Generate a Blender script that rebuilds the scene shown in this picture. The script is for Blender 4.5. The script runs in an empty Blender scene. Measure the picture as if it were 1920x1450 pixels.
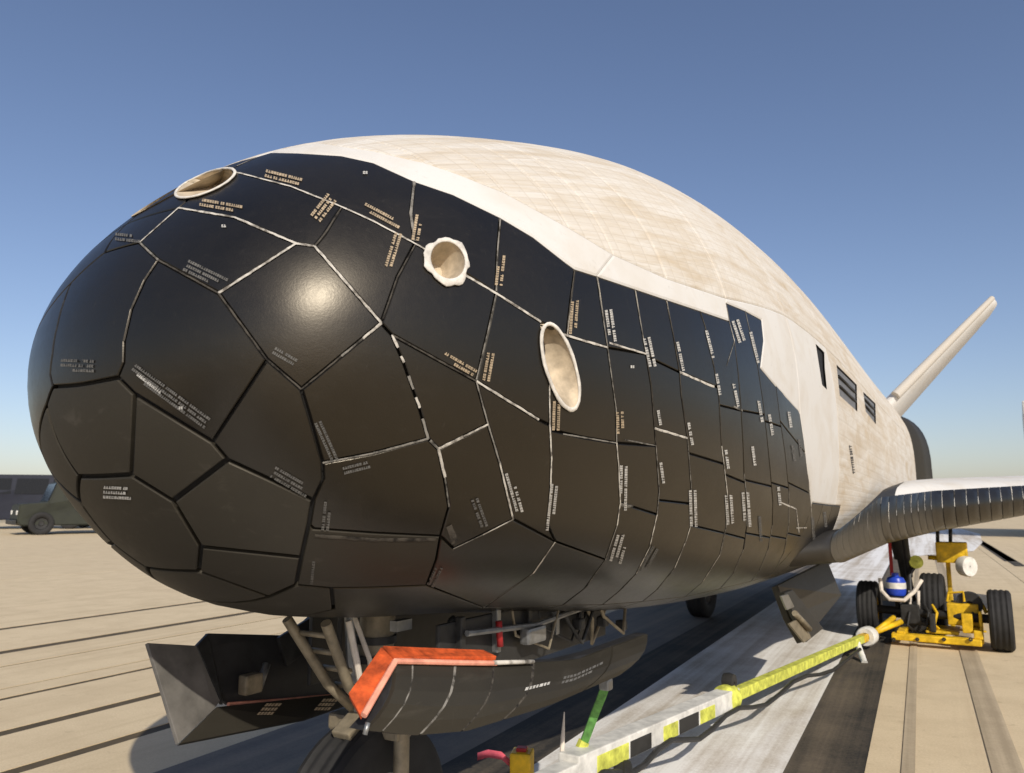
import bpy, bmesh, math, random
import numpy as np
from mathutils import Vector, Matrix
from mathutils.bvhtree import BVHTree
from mathutils.geometry import delaunay_2d_cdt

rnd = random.Random(7)
scene = bpy.context.scene
COL = scene.collection

# ------------------------------------------------------------------ camera, sky, sun, exposure
CAM_H = 0.90
PSI, PITCH, FPX = math.radians(31.2514), math.radians(8.6274), 1450.0
CAM = np.array([1.2, -0.6714, CAM_H])
cam_data = bpy.data.cameras.new('camera')
cam_data.sensor_fit = 'HORIZONTAL'; cam_data.sensor_width = 36.0
cam_data.lens = FPX / 1920.0 * 36.0
cam_data.clip_start = 0.02; cam_data.clip_end = 30000.0
cam = bpy.data.objects.new('camera', cam_data); COL.objects.link(cam)
cam.location = CAM; cam.rotation_euler = (math.pi / 2 + PITCH, 0, PSI)
cam_data.dof.use_dof = True; cam_data.dof.focus_distance = 1.75; cam_data.dof.aperture_fstop = 8.0
scene.camera = cam

SUN = Vector((1.12, -0.98, 1.0)).normalized()          # towards the sun
SUN_EL = math.asin(SUN.z); SUN_AZ = math.atan2(SUN.x, SUN.y)
world = bpy.data.worlds.new('World'); scene.world = world; world.use_nodes = True
wn = world.node_tree.nodes; wl = world.node_tree.links
for n in list(wn): wn.remove(n)
w_out = wn.new('ShaderNodeOutputWorld'); w_bg = wn.new('ShaderNodeBackground'); w_sky = wn.new('ShaderNodeTexSky')
w_sky.sky_type = 'NISHITA'; w_sky.sun_disc = False
w_sky.sun_elevation = SUN_EL; w_sky.sun_rotation = SUN_AZ
w_sky.altitude = 100; w_sky.air_density = 1.0; w_sky.dust_density = 1.1; w_sky.ozone_density = 2.0
w_bg.inputs['Strength'].default_value = 0.116
w_mix = wn.new('ShaderNodeMix'); w_mix.data_type = 'RGBA'; w_mix.blend_type = 'MULTIPLY'; w_mix.inputs[0].default_value = 1.0; w_mix.inputs[7].default_value = (1.06, 0.985, 1.03, 1)
wl.new(w_sky.outputs[0], w_mix.inputs[6]); wl.new(w_mix.outputs[2], w_bg.inputs[0]); wl.new(w_bg.outputs[0], w_out.inputs[0])
sun_data = bpy.data.lights.new('sun', 'SUN'); sun_data.energy = 4.0; sun_data.angle = math.radians(0.55)
sun_data.color = (1.0, 0.94, 0.84)
sun = bpy.data.objects.new('sun', sun_data); COL.objects.link(sun)
sun.rotation_euler = SUN.to_track_quat('Z', 'Y').to_euler(); sun.location = SUN * 50
vs = scene.view_settings
vs.view_transform = 'Standard'; vs.look = 'None'; vs.gamma = 1.0; vs.exposure = 0.0; vs.use_curve_mapping = False

# ------------------------------------------------------------------ photograph pixel -> ray
_r = np.array([math.cos(PSI), math.sin(PSI), 0.0])
_fh = np.array([-math.sin(PSI), math.cos(PSI), 0.0])
_f = _fh * math.cos(PITCH) + np.array([0, 0, math.sin(PITCH)])
_u = np.cross(_r, _f)
def ray(px):
    d = _r * (px[0] - 960) / FPX - _u * (px[1] - 725) / FPX + _f
    return d / np.linalg.norm(d)
def at_x(px, x): d = ray(px); return CAM + d * (x - CAM[0]) / d[0]
def at_y(px, y): d = ray(px); return CAM + d * (y - CAM[1]) / d[1]
def at_z(px, z=0.0): d = ray(px); return CAM + d * (z - CAM[2]) / d[2]
def project(P):
    q = np.asarray(P) - CAM; z = q @ _f
    return np.stack([960 + FPX * (q @ _r) / z, 725 - FPX * (q @ _u) / z], -1), z

# ------------------------------------------------------------------ materials
MATS = {}
class NT:
    def __init__(self, name):
        self.m = bpy.data.materials.new(name); self.m.use_nodes = True
        self.t = self.m.node_tree; self.b = self.t.nodes['Principled BSDF']
    def node(self, kind, **kw):
        n = self.t.nodes.new(kind)
        for k, v in kw.items():
            if hasattr(n, k) and k not in n.inputs: setattr(n, k, v)
            else: n.inputs[k].default_value = v
        return n
    def link(self, a, b): self.t.links.new(a, b)
    def coords(self, which='Object', scale=(1, 1, 1), rot=(0, 0, 0)):
        c = self.node('ShaderNodeTexCoord'); m = self.node('ShaderNodeMapping')
        m.inputs['Scale'].default_value = scale; m.inputs['Rotation'].default_value = rot
        self.link(c.outputs[which], m.inputs['Vector']); return m.outputs['Vector']
    def noise(self, vec, scale, detail=4, rough=0.55, dist=0.0):
        n = self.node('ShaderNodeTexNoise', Scale=scale, Detail=detail, Roughness=rough, Distortion=dist)
        self.link(vec, n.inputs['Vector']); return n.outputs['Fac']
    def ramp(self, fac, stops):
        r = self.node('ShaderNodeValToRGB'); e = r.color_ramp.elements
        while len(e) < len(stops): e.new(0.5)
        for i, (p, c) in enumerate(stops):
            e[i].position = p; e[i].color = c if len(c) == 4 else (*c, 1)
        self.link(fac, r.inputs['Fac']); return r.outputs['Color']
    def mix(self, fac, a, b, mode='MIX'):
        m = self.node('ShaderNodeMix', data_type='RGBA', blend_type=mode)
        if isinstance(fac, (int, float)): m.inputs[0].default_value = fac
        else: self.link(fac, m.inputs[0])
        for s, v in ((6, a), (7, b)):
            if isinstance(v, tuple): m.inputs[s].default_value = v if len(v) == 4 else (*v, 1)
            else: self.link(v, m.inputs[s])
        return m.outputs[2]
    def math(self, op, a, b=None, c=None):
        m = self.node('ShaderNodeMath', operation=op)
        for i, v in enumerate((a, b, c)):
            if v is None: continue
            if isinstance(v, (int, float)): m.inputs[i].default_value = v
            else: self.link(v, m.inputs[i])
        return m.outputs[0]
    def bump(self, h, strength=0.3, dist=0.002):
        b = self.node('ShaderNodeBump', Strength=strength, Distance=dist)
        self.link(h, b.inputs['Height']); self.link(b.outputs[0], self.b.inputs['Normal'])
    def color(self, c):
        if isinstance(c, tuple): self.b.inputs['Base Color'].default_value = (*c, 1) if len(c) == 3 else c
        else: self.link(c, self.b.inputs['Base Color'])
    def rough(self, v):
        if isinstance(v, (int, float)): self.b.inputs['Roughness'].default_value = v
        else: self.link(v, self.b.inputs['Roughness'])
    def spec(self, v): self.b.inputs['Specular IOR Level'].default_value = v
    def metal(self, v): self.b.inputs['Metallic'].default_value = v

def rand_info(t):
    return t.node('ShaderNodeObjectInfo').outputs['Random']

def simple(name, col, rough=0.6, metal=0.0, var=0.25, scale=30, spec=0.4, bump=0.0):
    t = NT(name); v = t.coords()
    n = t.noise(v, scale, 5, 0.6)
    lo = tuple(max(0, c * (1 - var)) for c in col); hi = tuple(min(1, c * (1 + var)) for c in col)
    t.color(t.ramp(n, [(0.3, lo), (0.7, hi)]))
    r = t.math('MULTIPLY_ADD', n, 0.25, rough - 0.12); t.rough(r); t.metal(metal); t.spec(spec)
    if bump: t.bump(n, bump, 0.003)
    MATS[name] = t.m; return t.m

def tile_mat(name, base, warm, rough, spec, streak):
    t = NT(name); v = t.coords()
    rn = rand_info(t)
    cloud = t.noise(v, 7, 6, 0.62, 0.4); fine = t.noise(v, 90, 4, 0.6)
    grime = t.noise(t.coords(scale=(1, 0.35, 2.5)), 14, 5, 0.65, 0.6)
    c = t.mix(cloud, base, warm)
    c = t.mix(t.math('MULTIPLY', rn, 0.55), c, tuple(x * 0.55 for x in warm))
    sm = t.ramp(grime, [(0.58, (0, 0, 0)), (0.8, (1, 1, 1))])
    c = t.mix(t.math('MULTIPLY', sm, streak), c, (0.075, 0.066, 0.053))
    scr = t.noise(t.coords(scale=(9, 9, 1.2), rot=(0.3, 0.5, 0.2)), 9, 3, 0.75, 1.2)
    c = t.mix(t.math('MULTIPLY', t.ramp(scr, [(0.66, (0, 0, 0)), (0.74, (1, 1, 1))]), 0.22), c, (0.07, 0.064, 0.053))
    pale = t.ramp(fine, [(0.64, (0, 0, 0)), (0.78, (1, 1, 1))])
    c = t.mix(t.math('MULTIPLY', pale, 0.05), c, (0.13, 0.118, 0.098))
    t.color(c)
    r = t.math('MULTIPLY_ADD', cloud, 0.16, rough - 0.08)
    r = t.math('MULTIPLY_ADD', rn, 0.08, t.math('SUBTRACT', r, 0.03))
    r = t.math('MULTIPLY_ADD', fine, 0.10, t.math('SUBTRACT', r, 0.05)); t.rough(r); t.spec(spec); t.b.inputs['Specular Tint'].default_value = (1.0, 0.90, 0.74, 1)
    t.bump(t.math('MULTIPLY_ADD', fine, 0.5, t.noise(v, 300, 3, 0.6)), 0.12, 0.0014)
    MATS[name] = t.m
tile_mat('tile_black', (0.004, 0.0037, 0.0033), (0.011, 0.009, 0.0065), 0.35, 0.66, 0.08)
tile_mat('tile_matte', (0.020, 0.018, 0.014), (0.040, 0.035, 0.026), 0.56, 0.35, 0.55)
tile_mat('tile_edge', (0.022, 0.022, 0.022), (0.040, 0.036, 0.030), 0.5, 0.4, 0.3)

def blanket_mat():
    t = NT('blanket_white')
    uv = t.coords('UV'); ob = t.coords()
    rn = rand_info(t)
    stain = t.noise(t.coords('UV', scale=(1.2, 7, 1)), 2.6, 6, 0.62, 0.8)
    blot = t.noise(ob, 2.2, 5, 0.6)
    fine = t.noise(t.coords('UV', scale=(5, 60, 1)), 3.0, 4, 0.6, 0.3)
    f = t.math('MULTIPLY', t.ramp(stain, [(0.40, (0, 0, 0)), (0.72, (1, 1, 1))]), t.ramp(blot, [(0.3, (0.1, 0.1, 0.1)), (0.6, (1, 1, 1))]))
    c = t.mix(t.math('MULTIPLY', f, 0.95), (0.60, 0.565, 0.505), (0.44, 0.345, 0.225))
    rows = t.noise(t.coords('UV', scale=(0.8, 38, 1)), 1.0, 3, 0.5, 0.1)
    c = t.mix(t.math('MULTIPLY', t.ramp(rows, [(0.50, (0, 0, 0)), (0.66, (1, 1, 1))]), 0.30), c, (0.40, 0.315, 0.21))
    spots = t.noise(ob, 26, 3, 0.7, 0.5)
    c = t.mix(t.math('MULTIPLY', t.ramp(spots, [(0.66, (0, 0, 0)), (0.74, (1, 1, 1))]), 0.30), c, (0.34, 0.31, 0.27))
    c = t.mix(t.math('MULTIPLY', t.ramp(fine, [(0.52, (0, 0, 0)), (0.75, (1, 1, 1))]), 0.45), c, (0.44, 0.36, 0.25))
    c = t.mix(t.math('MULTIPLY', rn, 0.14), c, (0.6, 0.54, 0.44))
    sep = t.node('ShaderNodeSeparateXYZ'); t.link(uv, sep.inputs[0])
    def stitch(o, pitch):
        p = t.math('FRACT', t.math('DIVIDE', sep.outputs[o], pitch))
        return t.math('ABSOLUTE', t.math('SUBTRACT', p, 0.5))
    q = t.math('MINIMUM', t.math('SUBTRACT', 0.5, stitch(0, 0.055)), t.math('SUBTRACT', 0.5, stitch(1, 0.026)))
    puff = t.ramp(q, [(0.0, (0, 0, 0)), (0.12, (0.6, 0.6, 0.6)), (0.4, (1, 1, 1))])
    c = t.mix(t.ramp(q, [(0.0, (0.30, 0.30, 0.30)), (0.07, (0, 0, 0))]), c, (0.36, 0.30, 0.22))
    t.color(c); t.rough(0.88); t.spec(0.15)
    t.bump(t.math('ADD', puff, t.math('MULTIPLY', t.noise(ob, 45, 4, 0.6), 0.7)), 0.22, 0.004)
    MATS['blanket_white'] = t.m
    t = NT('blanket_smooth'); ob = t.coords()
    n = t.noise(ob, 5, 5, 0.6, 0.5)
    c = t.mix(t.math('MULTIPLY', t.ramp(n, [(0.45, (0, 0, 0)), (0.75, (1, 1, 1))]), 0.55), (0.61, 0.59, 0.55), (0.50, 0.435, 0.34))
    sp = t.noise(ob, 30, 4, 0.7, 0.6); c = t.mix(t.math('MULTIPLY', t.ramp(sp, [(0.62, (0, 0, 0)), (0.72, (1, 1, 1))]), 0.35), c, (0.36, 0.33, 0.29))
    t.color(c); t.rough(0.8); t.spec(0.2); t.bump(t.noise(ob, 60, 4), 0.12, 0.003)
    MATS['blanket_smooth'] = t.m
blanket_mat()
simple('hull_dark', (0.010, 0.009, 0.008), 0.8, var=0.3)
def filler_mat(name, col, lo):
    t = NT(name); v = t.coords(); n = t.noise(v, 38, 4, 0.65, 0.3)
    t.color(t.ramp(n, [(0.36, lo), (0.55, col), (0.8, tuple(min(1, x * 1.15) for x in col))])); t.rough(0.85); t.spec(0.2); MATS[name] = t.m
filler_mat('filler_white', (0.52, 0.485, 0.42), (0.13, 0.115, 0.095)); filler_mat('filler_grey', (0.21, 0.195, 0.168), (0.03, 0.027, 0.022)); filler_mat('filler_dim', (0.075, 0.066, 0.053), (0.015, 0.013, 0.011))
simple('print_white', (0.40, 0.385, 0.35), 0.8, var=0.35, scale=70)
simple('print_tan', (0.33, 0.255, 0.165), 0.8, var=0.35, scale=70)
simple('print_grey', (0.105, 0.10, 0.09), 0.8, var=0.35, scale=70)
simple('print_dark', (0.05, 0.045, 0.04), 0.8, var=0.3, scale=70)
simple('nozzle_lip', (0.60, 0.56, 0.49), 0.8, var=0.3, scale=55, bump=0.6)
simple('nozzle_cup', (0.46, 0.38, 0.27), 0.7, var=0.4, scale=25, bump=0.3)
simple('nozzle_throat', (0.03, 0.022, 0.016), 0.7)
simple('vent_grey', (0.14, 0.14, 0.14), 0.6, var=0.25)
simple('seal_orange', (0.50, 0.075, 0.014), 0.75, var=0.55, scale=38, bump=0.5)
simple('seal_pink', (0.72, 0.30, 0.20), 0.7, var=0.3, scale=35)
simple('door_inner', (0.020, 0.020, 0.021), 0.6, var=0.4)
simple('door_outer', (0.13, 0.12, 0.105), 0.6, var=0.4, scale=12)
simple('metal_beige', (0.24, 0.20, 0.135), 0.5, metal=0.3, var=0.35)
simple('metal_grey', (0.28, 0.28, 0.27), 0.4, metal=0.7, var=0.25)
simple('metal_dark', (0.035, 0.034, 0.032), 0.5, metal=0.3, var=0.3)
simple('red_paint', (0.35, 0.02, 0.02), 0.5, var=0.25)
simple('blue_plastic', (0.02, 0.06, 0.45), 0.35, var=0.2)
simple('yellow_paint', (0.68, 0.42, 0.012), 0.5, var=0.35, scale=22)
simple('yellow_fluor', (0.56, 0.57, 0.09), 0.7, var=0.4, scale=30)
simple('white_paint', (0.66, 0.64, 0.58), 0.55, var=0.25, scale=22)
simple('black_paint', (0.025, 0.024, 0.022), 0.5, var=0.3)
simple('pink_ribbon', (0.75, 0.12, 0.16), 0.7, var=0.2)
simple('green_strap', (0.10, 0.26, 0.06), 0.75, var=0.4, scale=60)
simple('rubber', (0.022, 0.021, 0.020), 0.75, var=0.3, scale=25, spec=0.3, bump=0.25)
simple('hose_pale', (0.62, 0.55, 0.46), 0.6, var=0.2)
simple('olive_paint', (0.022, 0.024, 0.014), 0.6, var=0.25, scale=4)
simple('navy_paint', (0.006, 0.008, 0.018), 0.45, var=0.2, scale=4)
simple('glass_dark', (0.008, 0.009, 0.011), 0.25, var=0.1, spec=0.3)
simple('canvas', (0.40, 0.38, 0.33), 0.8, var=0.3, scale=6)

def concrete(name, base, dark, tint):
    t = NT(name); v = t.coords(); rn = rand_info(t)
    big = t.noise(v, 0.35, 5, 0.6); mid = t.noise(v, 3.5, 6, 0.65); fine = t.noise(v, 120, 3, 0.7)
    str_ = t.noise(t.coords(rot=(0, 0, 0), scale=(6, 0.12, 1)), 1.6, 5, 0.6, 0.3)
    c = t.mix(big, base, tint)
    c = t.mix(t.math('MULTIPLY', t.ramp(mid, [(0.42, (0, 0, 0)), (0.75, (1, 1, 1))]), 0.55), c, dark)
    blot = t.noise(v, 14, 4, 0.7, 0.4); c = t.mix(t.math('MULTIPLY', t.ramp(blot, [(0.62, (0, 0, 0)), (0.70, (1, 1, 1))]), 0.30), c, tuple(x * 0.6 for x in dark))
    c = t.mix(t.math('MULTIPLY', t.ramp(str_, [(0.52, (0, 0, 0)), (0.75, (1, 1, 1))]), 0.55), c, dark)
    c = t.mix(t.math('MULTIPLY', t.ramp(fine, [(0.35, (1, 1, 1)), (0.6, (0, 0, 0))]), 0.40), c, dark)
    c = t.mix(t.math('MULTIPLY', rn, 0.18), c, dark)
    t.color(c); t.rough(0.9); t.spec(0.2)
    t.bump(t.math('ADD', t.math('MULTIPLY', mid, 0.6), t.math('MULTIPLY', fine, 0.6)), 0.35, 0.004)
    MATS[name] = t.m
concrete('concrete', (0.72, 0.585, 0.38), (0.48, 0.37, 0.225), (0.67, 0.535, 0.34))
concrete('far_ground', (0.50, 0.42, 0.28), (0.36, 0.29, 0.18), (0.46, 0.38, 0.25))
simple('joint_tar', (0.085, 0.062, 0.032), 0.9, var=0.3, scale=8)

def worn_paint(name, col, wear_to, amount, streak_w):
    t = NT(name); v = t.coords()
    st = t.noise(t.coords(scale=(streak_w, 0.10, 1)), 1.0, 6, 0.65, 0.25)
    pat = t.noise(v, 2.2, 6, 0.65); fine = t.noise(v, 90, 4, 0.7)
    s = t.math('ADD', t.math('MULTIPLY', st, 0.6), t.math('ADD', t.math('MULTIPLY', pat, 0.25), t.math('MULTIPLY', fine, 0.15)))
    f = t.ramp(s, [(0.5 - amount * 0.5, (1, 1, 1)), (0.5 + 0.12 - amount * 0.3, (0, 0, 0))])
    t.color(t.mix(f, col, wear_to)); t.rough(0.85); t.spec(0.25)
    t.bump(t.math('ADD', pat, fine), 0.25, 0.003)
    MATS[name] = t.m
worn_paint('marking_white', (0.84, 0.81, 0.75), (0.42, 0.345, 0.25), 0.24, 5.0)
worn_paint('marking_black', (0.032, 0.029, 0.024), (0.14, 0.11, 0.075), 0.16, 6.0)
worn_paint('rubber_streak', (0.36, 0.285, 0.185), (0.56, 0.45, 0.30), 0.20, 9.0)
worn_paint('shade_film', (0.13, 0.115, 0.10), (0.24, 0.20, 0.15), 0.12, 4.0)  # dark ground colour standing in for a deeper shadow under the craft

# ------------------------------------------------------------------ object helpers
def link(name, me, mat=None, parent=None):
    o = bpy.data.objects.new(name, me); COL.objects.link(o)
    if mat is not None and not me.materials: me.materials.append(MATS[mat])
    if parent is not None: o.parent = parent
    return o
def empty(name, loc=(0, 0, 0), rz=0.0):
    o = bpy.data.objects.new(name, None); COL.objects.link(o)
    o.location = loc; o.rotation_euler = (0, 0, rz); o.empty_display_size = 0.3
    return o
def tag(o, label=None, cat=None, group=None, kind=None):
    if label: o['label'] = label
    if cat: o['category'] = cat
    if group: o['group'] = group
    if kind: o['kind'] = kind
    return o
def pydata(name, v, f, mat=None, parent=None, smooth=False):
    me = bpy.data.meshes.new(name); me.from_pydata([tuple(map(float, p)) for p in v], [], f); me.update()
    if smooth: me.polygons.foreach_set('use_smooth', [True] * len(me.polygons))
    return link(name, me, mat, parent)

class MB:
    """collects shapes into one mesh"""
    def __init__(self): self.bm = bmesh.new()
    def box(self, c, s, rot=None, bevel=0.0):
        m = Matrix.Translation(Vector(c))
        if rot is not None: m = m @ (rot.to_4x4() if hasattr(rot, 'to_4x4') else rot)
        g = bmesh.ops.create_cube(self.bm, size=1.0, matrix=m @ Matrix.Diagonal((*s, 1)))
        if bevel:
            es = list({e for v in g['verts'] for e in v.link_edges})
            bmesh.ops.bevel(self.bm, geom=es, offset=bevel, segments=2, affect='EDGES', profile=0.6)
        return self
    def tube(self, pts, r, seg=10, caps=True):
        pts = [Vector(p) for p in pts]; rs = r if isinstance(r, (list, tuple)) else [r] * len(pts)
        rings = []; ref = None
        for i, p in enumerate(pts):
            a = pts[max(0, i - 1)]; b = pts[min(len(pts) - 1, i + 1)]
            d = (b - a).normalized()
            if ref is None:
                ref = d.orthogonal().normalized()
            ref = (ref - d * ref.dot(d)).normalized(); bi = d.cross(ref)
            rings.append([self.bm.verts.new(p + (ref * math.cos(k * 2 * math.pi / seg) + bi * math.sin(k * 2 * math.pi / seg)) * rs[i]) for k in range(seg)])
        for A, B in zip(rings, rings[1:]):
            for k in range(seg):
                f = self.bm.faces.new((A[k], A[(k + 1) % seg], B[(k + 1) % seg], B[k])); f.smooth = True
        if caps:
            self.bm.faces.new(rings[0][::-1]); self.bm.faces.new(rings[-1])
        return self
    def lathe(self, prof, origin, axis, seg=28, close=False):
        """prof: (radius, along) pairs"""
        ax = Vector(axis).normalized(); e1 = ax.orthogonal().normalized(); e2 = ax.cross(e1); o = Vector(origin)
        rings = []
        for r_, t_ in prof:
            rings.append([self.bm.verts.new(o + ax * t_ + (e1 * math.cos(2 * math.pi * k / seg) + e2 * math.sin(2 * math.pi * k / seg)) * max(r_, 1e-4)) for k in range(seg)])
        pr = list(zip(rings, rings[1:]))
        if close: pr.append((rings[-1], rings[0]))
        for A, B in pr:
            for k in range(seg):
                f = self.bm.faces.new((A[k], A[(k + 1) % seg], B[(k + 1) % seg], B[k])); f.smooth = True
        return self
    def quadplate(self, corners, th, nrm=None):
        """thick plate from 3-D corner loop"""
        c = [Vector(p) for p in corners]
        n = Vector(nrm) if nrm is not None else (c[1] - c[0]).cross(c[2] - c[0]).normalized()
        a = [self.bm.verts.new(p + n * th / 2) for p in c]; b = [self.bm.verts.new(p - n * th / 2) for p in c]
        self.bm.faces.new(a); self.bm.faces.new(b[::-1])
        k = len(c)
        for i in range(k): self.bm.faces.new((a[i], b[i], b[(i + 1) % k], a[(i + 1) % k]))
        return self
    def build(self, name, mat, parent=None, smooth_angle=None, bevel=0.0):
        bmesh.ops.recalc_face_normals(self.bm, faces=self.bm.faces[:])
        if bevel:
            es = [e for e in self.bm.edges if len(e.link_faces) == 2 and e.calc_face_angle(0) > 0.6]
            bmesh.ops.bevel(self.bm, geom=es, offset=bevel, segments=2, affect='EDGES', profile=0.6)
        for e in self.bm.edges:
            if len(e.link_faces) == 2 and e.calc_face_angle(0) > 0.65: e.smooth = False
        me = bpy.data.meshes.new(name); self.bm.to_mesh(me); self.bm.free()
        return link(name, me, mat, parent)

def mirror_copy(o, parent):
    c = o.copy(); COL.objects.link(c); c.parent = parent; c.scale = (-o.scale[0], o.scale[1], o.scale[2])
    return c

# ------------------------------------------------------------------ fuselage shape (y = metres aft of the nose, th = 0 port, 90 top)
YK = np.array([0, .03, .1, .25, .5, .9, 1.5, 2.4, 3.6, 5.2, 6.8, 8.3]); UK = np.sqrt(YK)
KT = np.array([0.2207, 0.3803, 0.4978, 0.6444, 0.7927, 0.9546, 1.1407, 1.2788, 1.3298, 1.2323, 1.1233, 1.0319]) + CAM_H
KB = np.array([0.2207, 0.0787, -0.0309, -0.1600, -0.2270, -0.2620, -0.3250, -0.3600, -0.3513, -0.336, -0.3254, -0.3185]) + CAM_H
KW = np.array([0.0, 0.2024, 0.3423, 0.4466, 0.5347, 0.6152, 0.6775, 0.6890, 0.6790, 0.6784, 0.6600, 0.6050])
KC = np.array([0.2207, 0.2374, 0.253, 0.2746, 0.2964, 0.3262, 0.3595, 0.3780, 0.3644, 0.3218, 0.2841, 0.2523]) + CAM_H
KNB = np.array([2, 2, 2, 2.05, 2.15, 2.3, 2.6, 3, 3.2, 3.4, 3.6, 3.6]); KNT = np.array([2, 2, 2, 2, 2, 2, 2.0, 2.05, 2.1, 2.2, 2.6, 3.4])
def spline(x, y):
    n = len(x); h = np.diff(x); A = np.zeros((n, n)); r = np.zeros(n)
    A[0, 0] = A[-1, -1] = 1
    for i in range(1, n - 1):
        A[i, i - 1:i + 2] = h[i - 1], 2 * (h[i - 1] + h[i]), h[i]
        r[i] = 6 * ((y[i + 1] - y[i]) / h[i] - (y[i] - y[i - 1]) / h[i - 1])
    m = np.linalg.solve(A, r)
    def f(q):
        q = np.asarray(q, float); i = np.clip(np.searchsorted(x, q) - 1, 0, n - 2); t = q - x[i]; hh = h[i]
        return y[i] + t * ((y[i + 1] - y[i]) / hh - hh * (2 * m[i] + m[i + 1]) / 6) + t * t * m[i] / 2 + t ** 3 * (m[i + 1] - m[i]) / (6 * hh)
    return f
fT, fB, fW, fC, fNB, fNT = [spline(UK, k) for k in (KT, KB, KW, KC, KNB, KNT)]
def surf(u, th):
    u = np.asarray(u, float); th = np.asarray(th, float)
    t, b, w, c = fT(u), fB(u), fW(u), fC(u); co, si = np.cos(th), np.sin(th)
    n = np.where(si >= 0, fNT(u), fNB(u))
    x = w * np.sign(co) * np.abs(co) ** (2 / n); zz = np.sign(si) * np.abs(si) ** (2 / n)
    return np.stack([x, u * u, c + np.where(si >= 0, t - c, c - b) * zz], -1)
def snormal(u, th):
    e = 2e-3; u = np.maximum(np.asarray(u, float), 4e-3); th = np.asarray(th, float)
    du = surf(u + e, th) - surf(np.maximum(u - e, 1e-4), th)
    # near the superellipse corners the angle derivative degenerates, so use a wider step there
    dt = surf(u, th + 0.02) - surf(u, th - 0.02)
    n = np.cross(du, dt); n /= np.linalg.norm(n, axis=-1)[..., None] + 1e-12
    P = surf(u, th); out = P - np.stack([np.zeros_like(u), u * u + 0.35, fC(u)], -1)
    s = np.sign((n * out).sum(-1)); return n * s[..., None]
def offs(u, th, h): return surf(u, th) + snormal(u, th) * h
def inv(P):
    """3-D points near the surface -> (u, th)"""
    P = np.atleast_2d(P); x, y, z = P[:, 0], P[:, 1], P[:, 2]
    u = np.sqrt(np.clip(y, 1e-8, 8.3))
    near = y < 0.25
    if near.any():
        lo = np.full(near.sum(), 1e-3); hi = np.full(near.sum(), 0.75); xx = np.abs(x[near]); zz = z[near]
        for _ in range(40):
            m = (lo + hi) / 2; c = fC(m); up = zz >= c
            hh = np.where(up, fT(m) - c, c - fB(m)); n = np.where(up, fNT(m), fNB(m))
            g = (xx / np.maximum(fW(m), 1e-6)) ** n + (np.abs(zz - c) / np.maximum(hh, 1e-6)) ** n
            lo = np.where(g > 1, m, lo); hi = np.where(g > 1, hi, m)
        un = (lo + hi) / 2; k = np.clip((y[near] - 0.15) / 0.1, 0, 1)
        u[near] = un * (1 - k) + u[near] * k
    c = fC(u); up = z >= c; hh = np.where(up, fT(u) - c, c - fB(u)); n = np.where(up, fNT(u), fNB(u))
    a = np.sign(x) * (np.abs(x) / np.maximum(fW(u), 1e-6)) ** (n / 2); b = np.sign(z - c) * (np.abs(z - c) / np.maximum(hh, 1e-6)) ** (n / 2)
    return np.stack([u, np.arctan2(b, a)], -1)

# dense surface used only to turn photograph pixels into points on the hull
_us = np.r_[np.linspace(0.004, 1.0, 150), np.linspace(1.01, math.sqrt(8.3), 150)]; _ts = np.radians(np.linspace(-180, 180, 361))
_U, _T = np.meshgrid(_us, _ts, indexing='ij'); _P = surf(_U.ravel(), _T.ravel())
_nt = len(_ts); _F = [(i * _nt + j, i * _nt + j + 1, (i + 1) * _nt + j + 1, (i + 1) * _nt + j) for i in range(len(_us) - 1) for j in range(_nt - 1)]
BVH = BVHTree.FromPolygons([tuple(p) for p in _P], _F)
_N = snormal(_U.ravel(), _T.ravel()); _front = ((_N * (CAM - _P)).sum(1) > 0.0); _px, _ = project(_P)
_pf = _px[_front]; _uvf = np.stack([_U.ravel(), _T.ravel()], -1)[_front]
_cache = {}
def hit(px):
    """photograph pixel -> (u, th) on the hull"""
    key = (round(px[0], 2), round(px[1], 2))
    if key not in _cache:
        loc, nor, idx, dist = BVH.ray_cast(Vector(CAM), Vector(ray(px)))
        if loc is not None: _cache[key] = inv(np.array(loc))[0]
        else: _cache[key] = _uvf[np.hypot(*(_pf - np.array(px)).T).argmin()].copy()
    return _cache[key]

def vert(v):
    """('y', metres, degrees) on the hull, or a photograph pixel"""
    if v[0] == 'y': return np.array([math.sqrt(v[1]), math.radians(v[2])])
    return hit(v)
def mir(uv):
    t = uv[..., 1]; m = np.where(t >= 0, math.pi - t, -math.pi - t); return np.stack([uv[..., 0], m], -1)
def chain(vs_, step=11):
    """densified (u, th) polyline through mixed vertices"""
    out = []
    for a, b in zip(vs_, vs_[1:]):
        if a[0] != 'y' and b[0] != 'y':
            n = max(1, int(math.ceil(math.dist(a, b) / step)))
            pts = [hit((a[0] + (b[0] - a[0]) * k / n, a[1] + (b[1] - a[1]) * k / n)) for k in range(n)]
        else:
            A, B = vert(a), vert(b)
            n = max(1, int(math.ceil(max(abs(A[0] ** 2 - B[0] ** 2) / 0.09, abs(A[1] - B[1]) / 0.10))))
            ys = np.linspace(A[0] ** 2, B[0] ** 2, n + 1)[:-1]; ts = np.linspace(A[1], B[1], n + 1)[:-1]
            pts = list(np.stack([np.sqrt(ys), ts], -1))
        out += [np.array(p) for p in pts]
    out.append(vert(vs_[-1])); return np.array(out)

def inside(poly, pts):
    x, y = pts[:, 0], pts[:, 1]; c = np.zeros(len(pts), bool); n = len(poly); j = n - 1
    for i in range(n):
        xi, yi = poly[i]; xj, yj = poly[j]
        if abs(yj - yi) > 1e-12:
            k = ((yi > y) != (yj > y)) & (x < (xj - xi) * (y - yi) / (yj - yi) + xi); c ^= k
        j = i
    return c

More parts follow.
